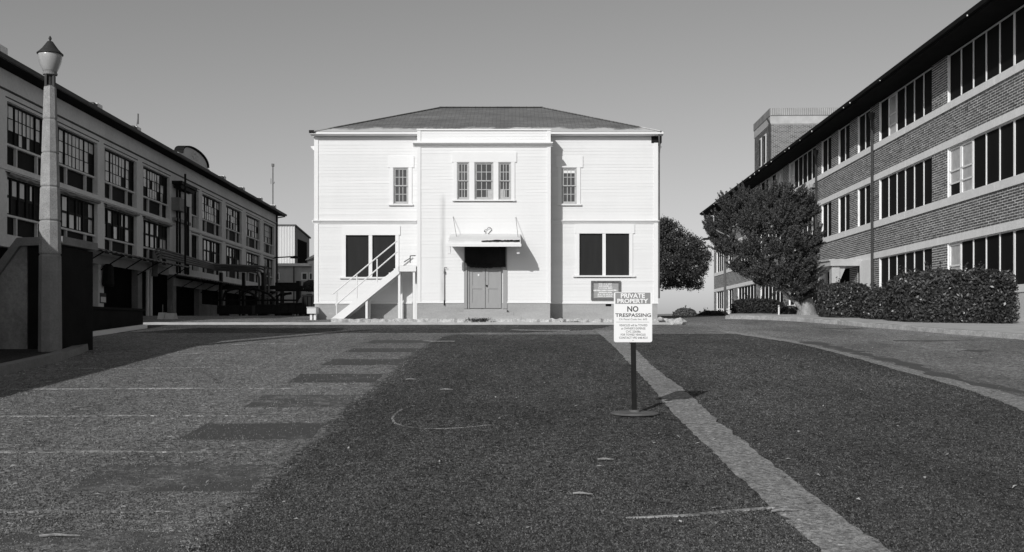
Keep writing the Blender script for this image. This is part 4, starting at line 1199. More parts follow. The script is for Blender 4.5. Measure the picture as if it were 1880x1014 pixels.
# hoist bay between the windows
hb = fpart(MB().box(0.0, .55, 55.9, 58.9, 9.45, 9.62), 'hoist_hood', 'steel_dark')
fpart(MB().box(.05, .45, 56.1, 58.7, 9.25, 9.45), 'hood_bracket', 'steel_dark', hb)
fpart(MB().box(.0, .30, 57.2, 58.6, 8.45, 9.15), 'sheet_panel', 'stucco')
fpart(MB().box(.0, .45, 55.8, 57.1, 8.0, 8.7), 'conduit_box', 'concrete_dark')
for y in (56.2, 56.7, 57.9, 58.3): fpart(MB().tube([(.2, y, 4.6), (.2, y, 9.2)], .07, 6), 'conduit', 'steel_dark')
fpart(MB().box(.0, .2, 55.95, 58.9, 7.45, 7.62), 'hoist_sill', 'concrete_dark')
fpart(MB().tube([(.9, 55.3, 4.5), (.9, 55.3, 9.9)], .06, 6), 'riser_pipe', 'steel_dark')
# canopies over the docks
def dock_canopy(y0, y1, z, depth):
    c = MB(); n = int((y1 - y0) / .3)
    for i in range(n + 1):
        y = y0 + (y1 - y0) * i / n; e = .035 if i % 2 else -.02
        c.v += [(0, y, z + .12 + e), (depth, y, z - .08 + e), (depth, y, z - .11 + e), (0, y, z + .08 + e)]
    for i in range(n):
        for k in range(3): c.f.append((4 * i + k, 4 * i + 4 + k, 4 * i + 5 + k, 4 * i + 1 + k)); c.mi.append(0)
    o = fpart(c, 'dock_canopy', 'concrete_dark')
    y = y0 + .5
    while y < y1:
        fpart(MB().beam((.02, y, z - .75), (depth * .85, y, z - .12), .045, .045), 'bracket', 'steel_dark', o); y += 2.4
    fpart(MB().box(.0, .05, y0, y1, z - .52, z - .1), 'canopy_board', 'concrete', o)
dock_canopy(40.2, 55.2, 4.93, 1.2)
dock_canopy(56.2, 83.5, 4.42, 1.3)
# rain pipes against the piers, horn, door sign
for y in (51.4, 51.9): fpart(MB().tube([(.15, y, 1.7), (.15, y, 4.5)], .09, 7), 'rain_pipe', 'stucco')
fpart(MB().box(0, .03, 45.4, 46.1, 2.7, 3.15), 'notice_plate', 'stucco_line')
fpart(MB().box(.03, .035, 45.45, 46.05, 2.74, 2.98), 'notice_print', 'stucco')
fpart(MB().lathe([(.22, 0), (.26, .1), (.22, .9), (.12, 1.0)], (.25, 45.75, 3.45), 10), 'alarm_bell', 'steel_dark')
fpart(MB().tube([(0, Y_Z, 10.6), (.6, Y_Z + .4, 10.75)], .05, 6), 'end_pipe', 'gutter')
fpart(MB().tube([(.08, Y_Z - .3, 10.75), (.08, Y_Z - .3, 1.8)], .09, 6), 'rain_pipe', 'stucco_line')
ln = fpart(MB().tube([(0, Y_Z - 1.2, 7.25), (1.9, Y_Z - 1.2, 7.35)], .05, 6), 'lamp_arm', 'steel_dark')
fpart(MB().lathe([(.1, .0), (.36, -.12), (.38, -.2), (.0, -.2)], (1.7, Y_Z - 1.2, 7.4), 12), 'lamp_shade', 'steel_dark', ln)

# antennas
an = thing('antenna_mast', 'thin whip antenna on the factory roof above the third window', 'antenna', (wx(253, 47), 47, 11.0))
MB().tube([(wx(253.5, 47), 47, 10.95), (wx(253.5, 47), 47, wz(209, 47))], .035, 6).build('mast', 'pipe_paint', an)
MB().tube([(wx(251, 47), 47, wz(232, 47)), (wx(253, 47), 47, wz(214, 47))], .015, 5).build('side_whip', 'pipe_paint', an)
am = thing('antenna_mast', 'tall thin radio mast standing behind the far end of the factory', 'antenna', (wx(501, 88), 88, 2.2))
MB().tube([(wx(501, 88), 88, 2.2), (wx(501, 88), 88, wz(301, 88))], .055, 6).build('mast', 'pipe_paint', am)
MB().box(wx(501, 88) - .1, wx(501, 88) + .1, 87.9, 88.1, wz(306, 88), wz(301, 88)).build('mast_head', 'pipe_paint', am)
MB().tube([(wx(501, 88), 88, wz(337, 88)), (wx(504, 88), 88, wz(336, 88)), (wx(504, 88), 88, wz(334, 88))], .035, 5).build('side_arm', 'pipe_paint', am)
MB().tube([(wx(497.5, 88), 88, wz(338, 88)), (wx(497.5, 88), 88, wz(328, 88))], .025, 5).build('side_whip', 'pipe_paint', am)

# pipes in front of the factory
pr2 = thing('pipe_rack', 'bank of painted steam pipes running along the factory front and bending down', 'pipes', (-16.0, 60, gz(60)))
for k in range(4):
    off = .16 * k
    P0 = FL @ Vector((.35 + off * .2, 51.7 + off * .4, 4.2)); P0b = FL @ Vector((.35 + off * .2, 51.7 + off * .4, 5.45 - off * .8))
    P1 = FL @ Vector((.5 + off * .2, 52.2, 5.62 - off * .9)); P2 = FL @ Vector((.9, 61.3 + off, 5.36 - off * .6))
    xe = wx(497 - 7 * k, 63.5)
    P3 = Vector((xe - .5, 63.0 + off, 5.36 - off * .6)); P4 = Vector((xe, 63.0 + off, 5.2 - off * .6)); P5 = Vector((xe, 63.0 + off, 1.9))
    MB().tube([P0, P0b, P1, P2 - Vector((0, .4, 0)), P2 + Vector((.3, .1, 0)), P3, P4 - Vector((.1, 0, -.06)), P4 - Vector((0, 0, .25)), P5], .065, 8).build('pipe', 'pipe_paint', pr2)
for x in (-18.0, -16.6, -15.4): MB().box(x - .08, x + .08, 63.2, 63.5, 1.8, 5.0).build('post', 'steel_dark', pr2)
MB().box(-18.2, -13.0, 63.55, 63.7, 3.95, 4.2).build('beam', 'steel_dark', pr2)
MB().box(-18.2, -12.2, 62.0, 62.1, 3.2, 3.3).build('beam', 'steel_dark', pr2)
MB().box(-17.4, -12.2, 62.2, 62.3, 2.75, 2.83).build('beam', 'steel_dark', pr2)
for px in (405, 440, 470, 520): MB().tube([(wx(px, 61.5), 61.5, 1.9), (wx(px, 61.5), 61.5, 4.1)], .06, 6).build('post', 'steel_dark', pr2)
for px in (436, 466):
    c = [(wx(px, 61) - .9, 61, 3.2), (wx(px, 61) - .7, 61, 3.75), (wx(px, 61), 61, 3.95), (wx(px, 61) + .9, 61, 3.6), (wx(px, 61) + 1.3, 61, 3.2)]
    MB().tube(c, .07, 7).build('bent_pipe', 'steel_dark', pr2)

# things standing in the shade between factory and house
def bin_box(px0, px1, py0, Y, d, label, group=None, name='steel_container', mat='steel_dark'):
    t = thing(name, label, 'container', (wx((px0 + px1) / 2, Y), Y + d / 2, gz(Y)), 0, group)
    x0, x1, z1 = wx(px0, Y), wx(px1, Y), wz(py0, Y)
    z0 = gz(Y) + .12
    MB().box(x0, x1, Y, Y + d, z0, z1 - .08).build('body', mat, t)
    MB().box(x0 - .04, x1 + .04, Y - .04, Y + d + .04, z1 - .079, z1).build('lid', mat, t)
    n = max(3, int((x1 - x0) / .5))
    for i in range(n + 1):
        x = x0 + (x1 - x0) * i / n
        MB().box(x - .035, x + .035, Y - .06, Y - .001, z0, z1 - .1).build('rib', mat, t)
    for x in (x0 + .15, x1 - .15): MB().box(x - .08, x + .08, Y + .1, Y + d - .1, gz(Y) - .05, z0 - .001).build('skid', mat, t)
    return t
bin_box(513, 556, 556, 52, 2.2, 'low black steel container in the shade left of the white house')
bin_box(556, 577, 541, 50, 2.0, 'taller black steel container right beside the corner of the white house')
bin_box(470, 511, 559, 56, 1.8, 'long black steel container below the bending pipes')
bin_box(400, 462, 561, 57, 1.6, 'wide dark container under the dock canopy')
tk = thing('storage_tank', 'dark round-topped storage tank behind the containers left of the white house', 'tank', (wx(563, 58), 59, gz(58)))
tc = wx(566, 58); tr = .62
arcp = [(tc - tr, gz(58)), (tc + tr, gz(58))] + [(tc + tr * math.cos(rad(a)), wz(541, 58) - tr + tr * math.sin(rad(a))) for a in range(0, 181, 15)]
MB().prism(arcp, 'y', 58, 61).build('shell', 'concrete_dark', tk)
for y in (58.3, 59.5, 60.7):
    b_ = MB()
    pts_ = [(tc + (tr + .03) * math.cos(rad(a)), y, wz(541, 58) - tr + (tr + .03) * math.sin(rad(a))) for a in range(0, 181, 20)]
    b_.tube(pts_, .03, 5); b_.build('hoop', 'steel_dark', tk)
gt = thing('pipe_bridge', 'dark steel pipe bridge reaching from the factory to the white house', 'pipe bridge', (wx(530, 66), 66, 2.2))
MB().box(wx(505, 66), wx(548, 66), 66, 66.3, wz(526, 66), wz(519, 66)).build('beam', 'steel_dark', gt)
MB().box(wx(505, 66), wx(572, 66), 66.05, 66.2, wz(535, 66), wz(531, 66)).build('beam', 'steel_dark', gt)
MB().box(wx(544, 66), wx(551, 66), 65.9, 66.4, 2.2, wz(516, 66)).build('post', 'steel_dark', gt)
MB().box(wx(515, 66), wx(518, 66), 65.9, 66.2, 2.2, wz(519, 66)).build('post', 'steel_dark', gt)
for a, b in ((509, 520), (520, 531), (531, 542)):
    MB().beam((wx(a, 66), 66.1, wz(533, 66)), (wx(b, 66), 66.1, wz(526, 66)), .09, .09).build('brace', 'steel_dark', gt)
MB().tube([(wx(511, 66), 65.7, 2.2), (wx(511, 66), 65.7, wz(545, 66)), (wx(516, 66), 65.7, wz(541, 66)), (wx(537, 66), 65.7, wz(539, 66))], .09, 7).build('bent_pipe', 'steel_dark', gt)
# low parapet of the loading dock
dk = thing('dock_wall', 'low black dock wall behind the thin white kerb line at the left', 'wall', (-12.5, 29, gz(29)))
MB().box(-13.2, -11.75, 23.5, 32.6, 1.0, 2.15).build('wall_panel', 'flat_black', dk)  # shade on the wall's face is put into its black colour
MB().box(-13.3, -11.7, 23.4, 32.7, 2.151, 2.22).build('coping', 'flat_black', dk)
for i, (px0, px1, py) in enumerate(((291, 303, 574), (304, 321, 575))):
    t = thing('concrete_barrier', ('rusty stained concrete barrier block at the left end of the dock kerb', 'wider concrete barrier block right of its smaller twin on the dock kerb')[i], 'barrier', (wx((px0 + px1) / 2, 38.5), 38.5, gz(38.5)))
    x0, x1 = wx(px0, 38.5), wx(px1, 38.5); z0, z1 = gz(38.5) - .05, wz(py, 38.5)
    MB().prism([(38.3, z0), (38.9, z0), (38.75, z0 + .2), (38.7, z1), (38.5, z1), (38.45, z0 + .2)], 'x', x0, x1).build('block', 'concrete', t)
    MB().tube([((x0 + x1) / 2, 38.6, z1 - .02), ((x0 + x1) / 2, 38.6, z1 + .3)], .02, 6).build('lifting_bar', 'pipe_paint', t)

# ------------------------------------------------------------------ sheds beyond
shed = thing('corrugated_shed', 'tall corrugated metal shed with sunlit front behind the factory end', 'shed', (wx(522, 96), 99, 2.2))
sx0, sx1, sz0, sz1 = wx(470, 96), wx(541, 96), 2.0, wz(413, 96)
m_ = MB(); n = int((sx1 - sx0) / .25)
for i in range(n * 2 + 1):
    x = sx0 + (sx1 - sx0) * i / (2 * n); y = 96 + (.05 if i % 2 else 0)
    m_.v += [(x, y, sz0), (x, y, sz1)]
for i in range(2 * n): m_.f.append((2 * i, 2 * i + 2, 2 * i + 3, 2 * i + 1)); m_.mi.append(0)
m_.build('front_cladding', 'corrugated', shed)
z2 = sz1 - 0.1
MB().prism([(96.06, sz0), (103, sz0), (103, z2 - .6), (96.06, z2)], 'x', sx0, sx1 - .01).build('body', 'corrugated_shaded', shed)  # the sides' shade is put into a darker copy of the cladding colour
MB().box(sx1 - .005, sx1 + .03, 97.4, 101.6, wz(492, 98), wz(440, 98)).build('shed_door', 'black_opening', shed)
MB().prism([(95.9, z2 + .02), (103.2, z2 - .58), (103.2, z2 - .45), (95.9, z2 + .14)], 'x', sx0 - .1, sx1 + .12).build('roof', 'roof_felt', shed)
low = thing('low_building', 'low grey building with white-framed windows seen left of the white house', 'building', (wx(545, 92), 94, 2.2))
MB().box(wx(480, 92), wx(620, 92), 92, 95.5, 2.0, wz(489, 92)).build('wall', 'concrete', low)
MB().box(wx(480, 91.7), wx(620, 91.7), 91.7, 95.6, wz(489, 92) + .002, wz(484, 92)).build('roof_band', 'white_trim', low)
for a, b in ((553.5, 565), (567, 578), (501, 514), (585, 596)):
    w_ = MB(); x0, x1, z0, z1 = wx(a, 92), wx(b, 92), wz(515, 92), wz(500.5, 92)
    for q in ((x0, x0 + .1, z0, z1), (x1 - .1, x1, z0, z1), (x0 + .1, x1 - .1, z1 - .1, z1), (x0 + .1, x1 - .1, z0, z0 + .1)): w_.box(q[0], q[1], 91.93, 91.99, q[2], q[3])
    wn_ = w_.build('window', 'white_trim', low)
    MB().box(x0 + .1, x1 - .1, 91.96, 91.985, z0 + .1, z1 - .1).build('pane', 'window_glass', wn_)
MB().tube([(wx(540, 92), 91.9, 2.1), (wx(540, 92), 91.9, wz(490, 92))], .05, 6).build('rain_pipe', 'steel_dark', low)
porch = thing('gable_porch', 'white gabled porch roof peeking out behind the left corner of the white house', 'porch', (wx(585, 78), 79, 2.2))
MB().prism([(wx(561, 78), wz(478, 78)), (wx(566, 78), wz(474, 78)), (wx(590, 78), wz(461, 78)), (wx(614, 78), wz(474, 78)), (wx(619, 78), wz(478, 78)), (wx(590, 78), wz(465, 78)), (wx(566, 78), wz(478, 78))], 'y', 77.8, 80.5).build('roof', 'white_trim', porch)
MB().box(wx(566, 78), wx(614, 78), 78, 80.4, wz(486, 78), wz(479, 78)).build('beam', 'white_trim', porch)
for px in (572, 608): MB().box(wx(px, 78), wx(px + 4, 78), 78.05, 78.25, 2.2, wz(486, 78) - .002).build('post', 'white_trim', porch)

# ------------------------------------------------------------------ the brick building on the right
RC, RTH = 15.7, -0.037
FR = Matrix.Translation((RC, 0, 0)) @ Matrix.Rotation(RTH, 4, 'Z')       # -x outwards, y along the front
brickb = thing('brick_building', 'three-storey brick building with pale bands and long dark windows on the right', 'building', tuple(FR @ Vector((8, 60, 2.0))), RTH)
def rpart(mb, name, mat, parent=brickb, kind=None): return mb.build(name, mat, parent, FR, kind=kind)
RA, RZ_ = 27.0, 98.0
WIN = [(30.3, 40.45, 9), (42.1, 48.85, 6), (50.2, 52.25, 2), (53.65, 55.75, 2), (57.15, 59.2, 2), (60.5, 67.3, 6), (69.0, 76.4, 6), (78.1, 85.6, 6), (87.8, 90.1, 2), (92.2, 96.5, 4)]
FLO = [(3.06, 4.94), (6.73, 8.69), (10.46, 12.36)]
BANDS = [(2.80, 3.06, .05), (4.94, 5.23, .03), (6.42, 6.73, .05), (8.69, 8.98, .03), (10.17, 10.46, .05)]
for z0, z1, pd in BANDS:
    y = RA                                            # bands run in cast lengths
    while y < RZ_ - .01:
        y2 = min(RZ_, y + 9.1)
        rpart(MB().box(-pd, .3, y, y2 - .012, z0, z1), 'stone_band', 'limestone'); y = y2
spand = [(5.23, 6.42), (8.98, 10.17)]
def in_win(y): return any(a - .01 < y < b + .01 for a, b, n in WIN)
piers = []
y = RA
for a, b, n in WIN + [(RZ_, RZ_, 0)]:
    if a - y > .02: piers.append((y, a))
    y = b
for z0, z1 in spand: rpart(MB().box(0, .3, RA, RZ_, z0, z1), 'mortar_wall', 'mortar')
for z0, z1 in FLO:
    for a, b in piers: rpart(MB().box(0, .3, a, b, z0, z1), 'mortar_wall', 'mortar')
rpart(MB().box(-.02, .3, RA, 49.6, 1.0, 2.80), 'base_wall', 'concrete_pale')
rpart(MB().box(-.0, .3, 49.6, RZ_, 1.5, 2.80), 'mortar_wall', 'mortar')
rpart(MB().box(.31, 16, RA, RZ_ - .02, 1.0, 12.4), 'body', 'flat_black')
rpart(MB().box(.0, 16, RZ_ - .019, RZ_, 1.5, 12.4), 'end_wall', 'mortar')
# bricks
BPZ, BPY, BZ, BY = .0985, .38, .066, .34
bricks = []
def lay(y0, y1, z0, z1):
    nz = max(1, int(round((z1 - z0) / BPZ))); pz = (z1 - z0) / nz
    for r in range(nz):
        zc = z0 + (r + .5) * pz
        off = BPY / 2 if (int(round((zc - 1.5) / BPZ)) % 2) else 0.0
        k = math.floor((y0 - off) / BPY)
        yy = off + k * BPY
        while yy < y1:
            a, b = max(yy + .02, y0 + .004), min(yy + BPY - .02, y1 - .004)
            if b - a > .04: bricks.append(((a + b) / 2, zc, b - a, pz - .034))
            yy += BPY
for z0, z1 in spand: lay(RA, RZ_, z0, z1)
for z0, z1 in FLO:
    for a, b in piers: lay(a, b, z0, z1)
lay(49.7, RZ_, 1.6, 2.80)
near = sorted([b for b in bricks if 34.25 < b[0] and abs(b[2] - BY) < .01 and b[1] > 5], key=lambda b: b[0])[:290]
nearset = set(near)
bm_ = MB()
bv = []; bf = []
for b in bricks:
    if b in nearset: continue
    yc, zc, w, h = b; x = -.012 + random.gauss(0, .0025)
    y0, y1, z0, z1 = yc - w / 2, yc + w / 2, zc - h / 2, zc + h / 2
    bm_.add([(x, y0, z0), (x, y1, z0), (x, y1, z1), (x, y0, z1), (.002, y0, z0), (.002, y1, z0), (.002, y1, z1), (.002, y0, z1)], [(0, 3, 2, 1), (0, 1, 5, 4), (1, 2, 6, 5), (2, 3, 7, 6), (3, 0, 4, 7)])
rpart(bm_, 'brickwork', 'brick', kind='stuff')
b0 = None
for yc, zc, w, h in near:
    if b0 is None:
        b0 = rpart(MB().add([(-.012, yc - BY / 2, zc - .0325), (-.012, yc + BY / 2, zc - .0325), (-.012, yc + BY / 2, zc + .0325), (-.012, yc - BY / 2, zc + .0325), (.002, yc - BY / 2, zc - .0325), (.002, yc + BY / 2, zc - .0325), (.002, yc + BY / 2, zc + .0325), (.002, yc - BY / 2, zc + .0325)],
                            [(0, 3, 2, 1), (0, 1, 5, 4), (1, 2, 6, 5), (2, 3, 7, 6), (3, 0, 4, 7)]), 'brick', 'brick_single'); bo = (yc, zc)
    else: part_copy(b0, brickb, (random.gauss(0, .0025), yc - bo[0], zc - bo[1]))
# windows: tall dark screens between pale mullions
def brick_window(a, b, n, z0, z1, fl, wi):
    fr = MB()
    fr.box(.06, .2, a, b, z1 - .04, z1)
    fr.box(.06, .2, a, a + .03, z0, z1 - .041); fr.box(.06, .2, b - .03, b, z0, z1 - .041)
    win = rpart(fr, 'window', 'mullion')
    w = (b - a - .06) / n
    for i in range(1, n):
        y = a + .03 + w * i; hw = .026 if not (n == 9 and i == 4) else .05
        rpart(MB().box(.065, .2, y - hw, y + hw, z0, z1 - .041), 'mullion', 'mullion', win)
    for i in range(n):
        y0, y1 = a + .03 + w * i + (.026 if i else 0), a + .03 + w * (i + 1) - (.026 if i < n - 1 else 0)
        pale = (wi == 0 and ((fl == 1 and i in (n - 1, n - 2)) or (fl == 0 and i == n - 1))) or (wi == 1 and fl == 2 and i == n - 2) or (wi == 6 and fl == 2 and i in (0, 1, 3)) or (wi == 5 and fl == 2 and i == 5)
        if not pale:
            rpart(MB().box(.10, .12, y0, y1, z0, z1 - .05), 'screen_panel', 'panel_screen', win)
        else:
            zm = z0 + (z1 - z0) * .5; zq = z0 + (z1 - z0) * .25
            s = MB()
            for zz in (z0, zq, zm, z1 - .12): s.box(.06, .11, y0, y1, zz, zz + .06)
            s.box(.06, .11, y0, y0 + .07, z0, z1 - .05); s.box(.06, .11, y1 - .07, y1, z0, z1 - .05)
            rpart(s, 'sash', 'mullion', win)
            for za, zb, m in ((z0 + .06, zq, 'pane_dark' if (i + fl) % 2 else 'window_glass_pale'), (zq + .06, zm, 'window_glass_pale'), (zm + .06, z1 - .12, 'window_glass_pale')):
                rpart(MB().box(.10, .12, y0 + .07, y1 - .07, za, zb), 'pane', m, win)
for wi, (a, b, n) in enumerate(WIN):
    for fl_, (z0, z1) in enumerate(FLO):
        if fl_ == 0 and wi in (2, 3, 4): continue
        brick_window(a, b, n, z0, z1, fl_, wi)
        rpart(MB().box(.201, .3, a, b, z0, z1), 'dark_interior', 'black_opening')
# eaves
rpart(MB().box(-1.0, .3, RA - 1, RZ_ + 1.0, 12.40, 12.46), 'soffit', 'soffit')
rpart(MB().box(-1.06, -1.0, RA - 1, RZ_ + 1.05, 12.38, 12.60), 'fascia', 'soffit')
rpart(MB().prism([(-1.07, 12.46), (-1.20, 12.46), (-1.22, 12.61), (-1.07, 12.61)], 'y', RA - 1, RZ_ + 1.1), 'gutter', 'soffit')
mb = MB()
mb.add([(-1.0, RA - 1, 12.601), (-1.0, RZ_ + 1, 12.601), (17, RZ_ + 1, 12.601), (17, RA - 1, 12.601), (8, RA + 8, 15.6), (8, RZ_ - 8, 15.6)], [(0, 1, 5, 4), (1, 2, 5), (2, 3, 4, 5), (3, 0, 4)])
rpart(mb, 'roof', 'roof_felt')
y = 31.0
while y < RZ_:
    if random.random() < .5:
        s = random.uniform(.2, .65)
        rpart(MB().box(-1.235, -1.20, y, y + .08 * s, 12.44 - .04 * s, 12.44 + .10 * s), 'gutter_bracket', 'white_trim')
    y += random.choice((1.1, 1.6, 2.3))
# rain pipes with hopper heads, floodlights
for yy, zt in ((49.55, 12.0), (60.0, 12.0)):
    p = rpart(MB().tube([(-.12, yy, 2.2), (-.12, yy, zt - .3)], .065, 8), 'rain_pipe', 'drainpipe')
    rpart(MB().lathe([(.07, 0), (.1, .05), (.16, .22), (.16, .34), (.0, .36)], (-.14, yy, zt - .35), 8), 'hopper_head', 'drainpipe', p)
for dy in (-.25, .3):
    f = rpart(MB().lathe([(.0, 0), (.09, .02), (.15, .2), (.15, .24), (.0, .25)], (-.45, 60.0 + dy, 9.75), 10), 'floodlight', 'concrete')
    rpart(MB().tube([(-.12, 60, 9.72), (-.42, 60.0 + dy, 9.76)], .03, 6), 'bracket', 'drainpipe', f)
# portico
pg = MB()
po = []
for i in range(9):                                   # slab with a gently bowed edge
    t = i / 8; yb = 51.6 + 6.4 * t; po.append((-1.55 - .35 * math.sin(math.pi * t), yb))
slab = [( .0, 51.6)] + po + [(.0, 58.0)]
slab_o = rpart(MB().prism([(x, y) for x, y in slab], 'z', 4.72, 4.97), 'portico_roof', 'concrete')
rpart(MB().prism([(x - (.08 if x < -.1 else 0), y) for x, y in slab], 'z', 4.971, 5.06), 'portico_cornice', 'concrete', slab_o)
for y0 in (51.75, 57.35):
    rpart(MB().box(-1.45, -1.05, y0, y0 + .45, 1.9, 4.719), 'portico_pillar', 'concrete')
    rpart(MB().prism([(-1.049, 4.718), (-.7, 4.718), (-1.049, 3.9)], 'y', y0 + .1, y0 + .35), 'portico_bracket', 'concrete')
rpart(MB().box(-.12, .3, 49.75, 51.55, 1.8, 4.94 - .002), 'entrance_pilaster', 'limestone')
rpart(MB().box(-.12, .3, 57.95, 59.6, 1.8, 4.94 - .002), 'entrance_pilaster', 'limestone')
rpart(MB().box(-.14, -.10, 50.5, 50.95, 3.0, 3.75), 'entrance_window', 'black_opening')
rpart(MB().box(.02, .3, 51.56, 57.94, 1.8, 4.93), 'entrance_recess', 'black_opening')
# stair tower on the roof
TY0, TY1, TX = 82.0, 88.4, 1.95
tw = MB(); tw.box(TX, TX + 11, TY0, TY1, 12.7, 18.75); rpart(tw, 'tower_wall', 'mortar_grey')
rpart(MB().box(TX - .05, TX + 11, TY0 - .05, TY1 + .05, 17.85, 18.5), 'tower_band', 'concrete')
rpart(MB().box(TX - .09, TX + 11, TY0 - .09, TY1 + .09, 18.5 + .001, 19.1), 'tower_parapet', 'concrete_dark')
n = 60
pm = MB()
for i in range(n):
    x = TX + 9 * i / n; pm.box(x, x + .07, TY0 - .13, TY0 - .091, 18.53, 19.08)
rpart(pm, 'parapet_ribs', 'concrete', kind='stuff')
tb = MB()
def tbricks(face):
    nz = int((17.85 - 12.7) / .1)
    for r in range(nz):
        z0 = 12.7 + r * .1 + .015; z1 = z0 + .07; off = .15 if r % 2 else 0
        L = 10.5 if face == 'f' else TY1 - TY0
        k = -1
        while k * .3 + off < L:
            a, b = max(.005, k * .3 + off + .015), min(L - .005, k * .3 + off + .285); k += 1
            if b - a < .04: continue
            if face == 'f':
                if 4.55 < (a + b) / 2 + .05 < 6.35 and z0 > 15.9: continue
                tb.add([(TX + a, TY0 - .014, z0), (TX + b, TY0 - .014, z0), (TX + b, TY0 - .014, z1), (TX + a, TY0 - .014, z1), (TX + a, TY0 + .002, z0), (TX + b, TY0 + .002, z0), (TX + b, TY0 + .002, z1), (TX + a, TY0 + .002, z1)], [(0, 1, 2, 3), (0, 4, 5, 1), (1, 5, 6, 2), (3, 2, 6, 7), (0, 3, 7, 4)])
            else:
                tb.add([(TX - .014, TY0 + a, z0), (TX - .014, TY0 + b, z0), (TX - .014, TY0 + b, z1), (TX - .014, TY0 + a, z1), (TX + .002, TY0 + a, z0), (TX + .002, TY0 + b, z0), (TX + .002, TY0 + b, z1), (TX + .002, TY0 + a, z1)], [(0, 3, 2, 1), (0, 1, 5, 4), (1, 2, 6, 5), (2, 3, 7, 6), (3, 0, 4, 7)])
tbricks('f'); tbricks('s')
rpart(tb, 'tower_brickwork', 'brick', kind='stuff')
tv = rpart(MB().box(TX + 4.6, TX + 6.2, TY0 - .03, TY0 + .05, 15.9, 17.84), 'tower_vent', 'concrete_pale')
rpart(MB().box(TX + 4.62, TX + 6.18, TY0 - .05, TY0 - .031, 16.85, 16.92), 'vent_rail', 'concrete', tv)
for y0 in (83.6, 85.4):
    w_ = rpart(MB().box(TX - .04, TX + .05, y0, y0 + .75, 15.0, 17.4), 'tower_window', 'limestone')
    rpart(MB().box(TX - .06, TX - .041, y0 + .3, y0 + .72, 15.1, 17.3), 'pane', 'pane_dark', w_)
rpart(MB().tube([(TX - .12, TY0 - .12, 12.6), (TX - .12, TY0 - .12, 17.9), (TX - .3, TY0 - .05, 18.3)], .08, 7), 'tower_rain_pipe', 'drainpipe')

# street light on a thin pole, white railing, bollard
sl = thing('street_light', 'thin street light pole with a short arm before the far end of the brick building', 'street light', (wx(1331, 76), 76, gz(76)))
MB().tube([(wx(1331, 76), 76, gz(76)), (wx(1331, 76), 76, wz(436, 76))], [.11, .08], 8).build('pole', 'pipe_paint', sl)
MB().tube([(wx(1331, 76), 76, wz(441, 76)), (wx(1318, 76), 76, wz(438.5, 76)), (wx(1300, 76), 76, wz(438.5, 76))], .05, 6).build('arm', 'pipe_paint', sl)
MB().prism([(wx(1289, 76), wz(440.5, 76)), (wx(1291, 76), wz(437.5, 76)), (wx(1299, 76), wz(437, 76)), (wx(1301, 76), wz(440.5, 76))], 'y', 75.8, 76.2).build('lamp_head', 'steel_dark', sl)
rl = thing('railing', 'short white pipe railing at the far corner of the brick building', 'railing', (wx(1329, 80), 80, gz(80)))
for px in (1317, 1328, 1338.5): MB().tube([(wx(px, 80), 80, gz(80)), (wx(px, 80), 80, wz(568, 80))], .045, 6).build('post', 'white_trim', rl)
for py in (568, 576): MB().tube([(wx(1316, 80), 80, wz(py, 80)), (wx(1339.5, 80), 80, wz(py, 80))], .045, 6).build('rail', 'white_trim', rl)
bo_ = thing('bollard', 'slim pale marker post standing on the pavement left of the tree trunk', 'bollard', (wx(1430, 41.5), 41.5, gz(41.5) + .1))
MB().lathe([(.035, 0), (.035, .33), (.0, .34)], (wx(1430, 41.5), 41.5, gz(41.5) + .12), 8).build('shaft', 'white_trim', bo_)
MB().lathe([(.037, 0), (.037, .05), (.0, .051)], (wx(1430, 41.5), 41.5, gz(41.5) + .46), 8).build('cap', 'white_trim', bo_)
# ------------------------------------------------------------------ trees, hedges, bushes
def limb(mb, pts, r0, r1, n=8, wob=.0):
    P = [Vector(p) for p in pts]; out = []; k = 5
    for i in range(len(P) - 1):
        for j in range(k):
            q = P[i].lerp(P[i + 1], j / k); q += Vector((random.gauss(0, wob), random.gauss(0, wob), 0)); out.append(q)
    out.append(P[-1]); N = len(out) - 1
    mb.tube(out, [r0 + (r1 - r0) * (i / N) for i in range(N + 1)], n)

# the leaning conifer before the brick building
TY = 41.0
def tp(px, py, dy=0.0): return Vector((wx(px, TY), TY + dy, wz(py, TY)))
base = tp(1481, 588)
base.z = gz(TY) + .08
con = thing('conifer_tree', 'dark leaning conifer with thick pale trunk in front of the brick building', 'tree', tuple(base))
mb = MB()
fl_ = MB()
n = 14; rings = [(0, 20, 0, 0), (6, 16.5, 0, 0), (16, 13.5, .5, 0), (30, 11.5, 2, 0), (44, 10.0, 5, .0), (58, 8.0, 6, .1)]
sc = TY / F
for h, r, lean, dy in rings:
    for k in range(n):
        a = 2 * math.pi * k / n; rr = r * sc * (1 + .16 * math.sin(3 * a + 1) + .10 * math.sin(5 * a + h * .05) + .05 * math.sin(9 * a))
        mb.v.append((base.x + lean * sc * -1 + rr * math.cos(a), base.y + dy + rr * math.sin(a), base.z - .05 + h * sc))
for i in range(len(rings) - 1):
    for k in range(n): mb.f.append((i * n + k, i * n + (k + 1) % n, (i + 1) * n + (k + 1) % n, (i + 1) * n + k)); mb.mi.append(0)
limb(mb, [tp(1474, 570), tp(1462, 555), tp(1448, 545), tp(1425, 528, -.3)], .13, .05, 8, .008)
limb(mb, [tp(1476, 545), tp(1470, 510), tp(1450, 460), tp(1435, 400)], .18, .05, 8, .02)
limb(mb, [tp(1478, 545), tp(1482, 500), tp(1485, 455), tp(1492, 400)], .13, .03, 8, .02)
limb(mb, [tp(1470, 510), tp(1420, 490), tp(1370, 450), tp(1310, 420)], .11, .02, 8, .02)
limb(mb, [tp(1455, 470), tp(1400, 430), tp(1350, 390)], .09, .02, 8, .02)
trunk = mb.build('trunk', 'bark', con, smooth=True)
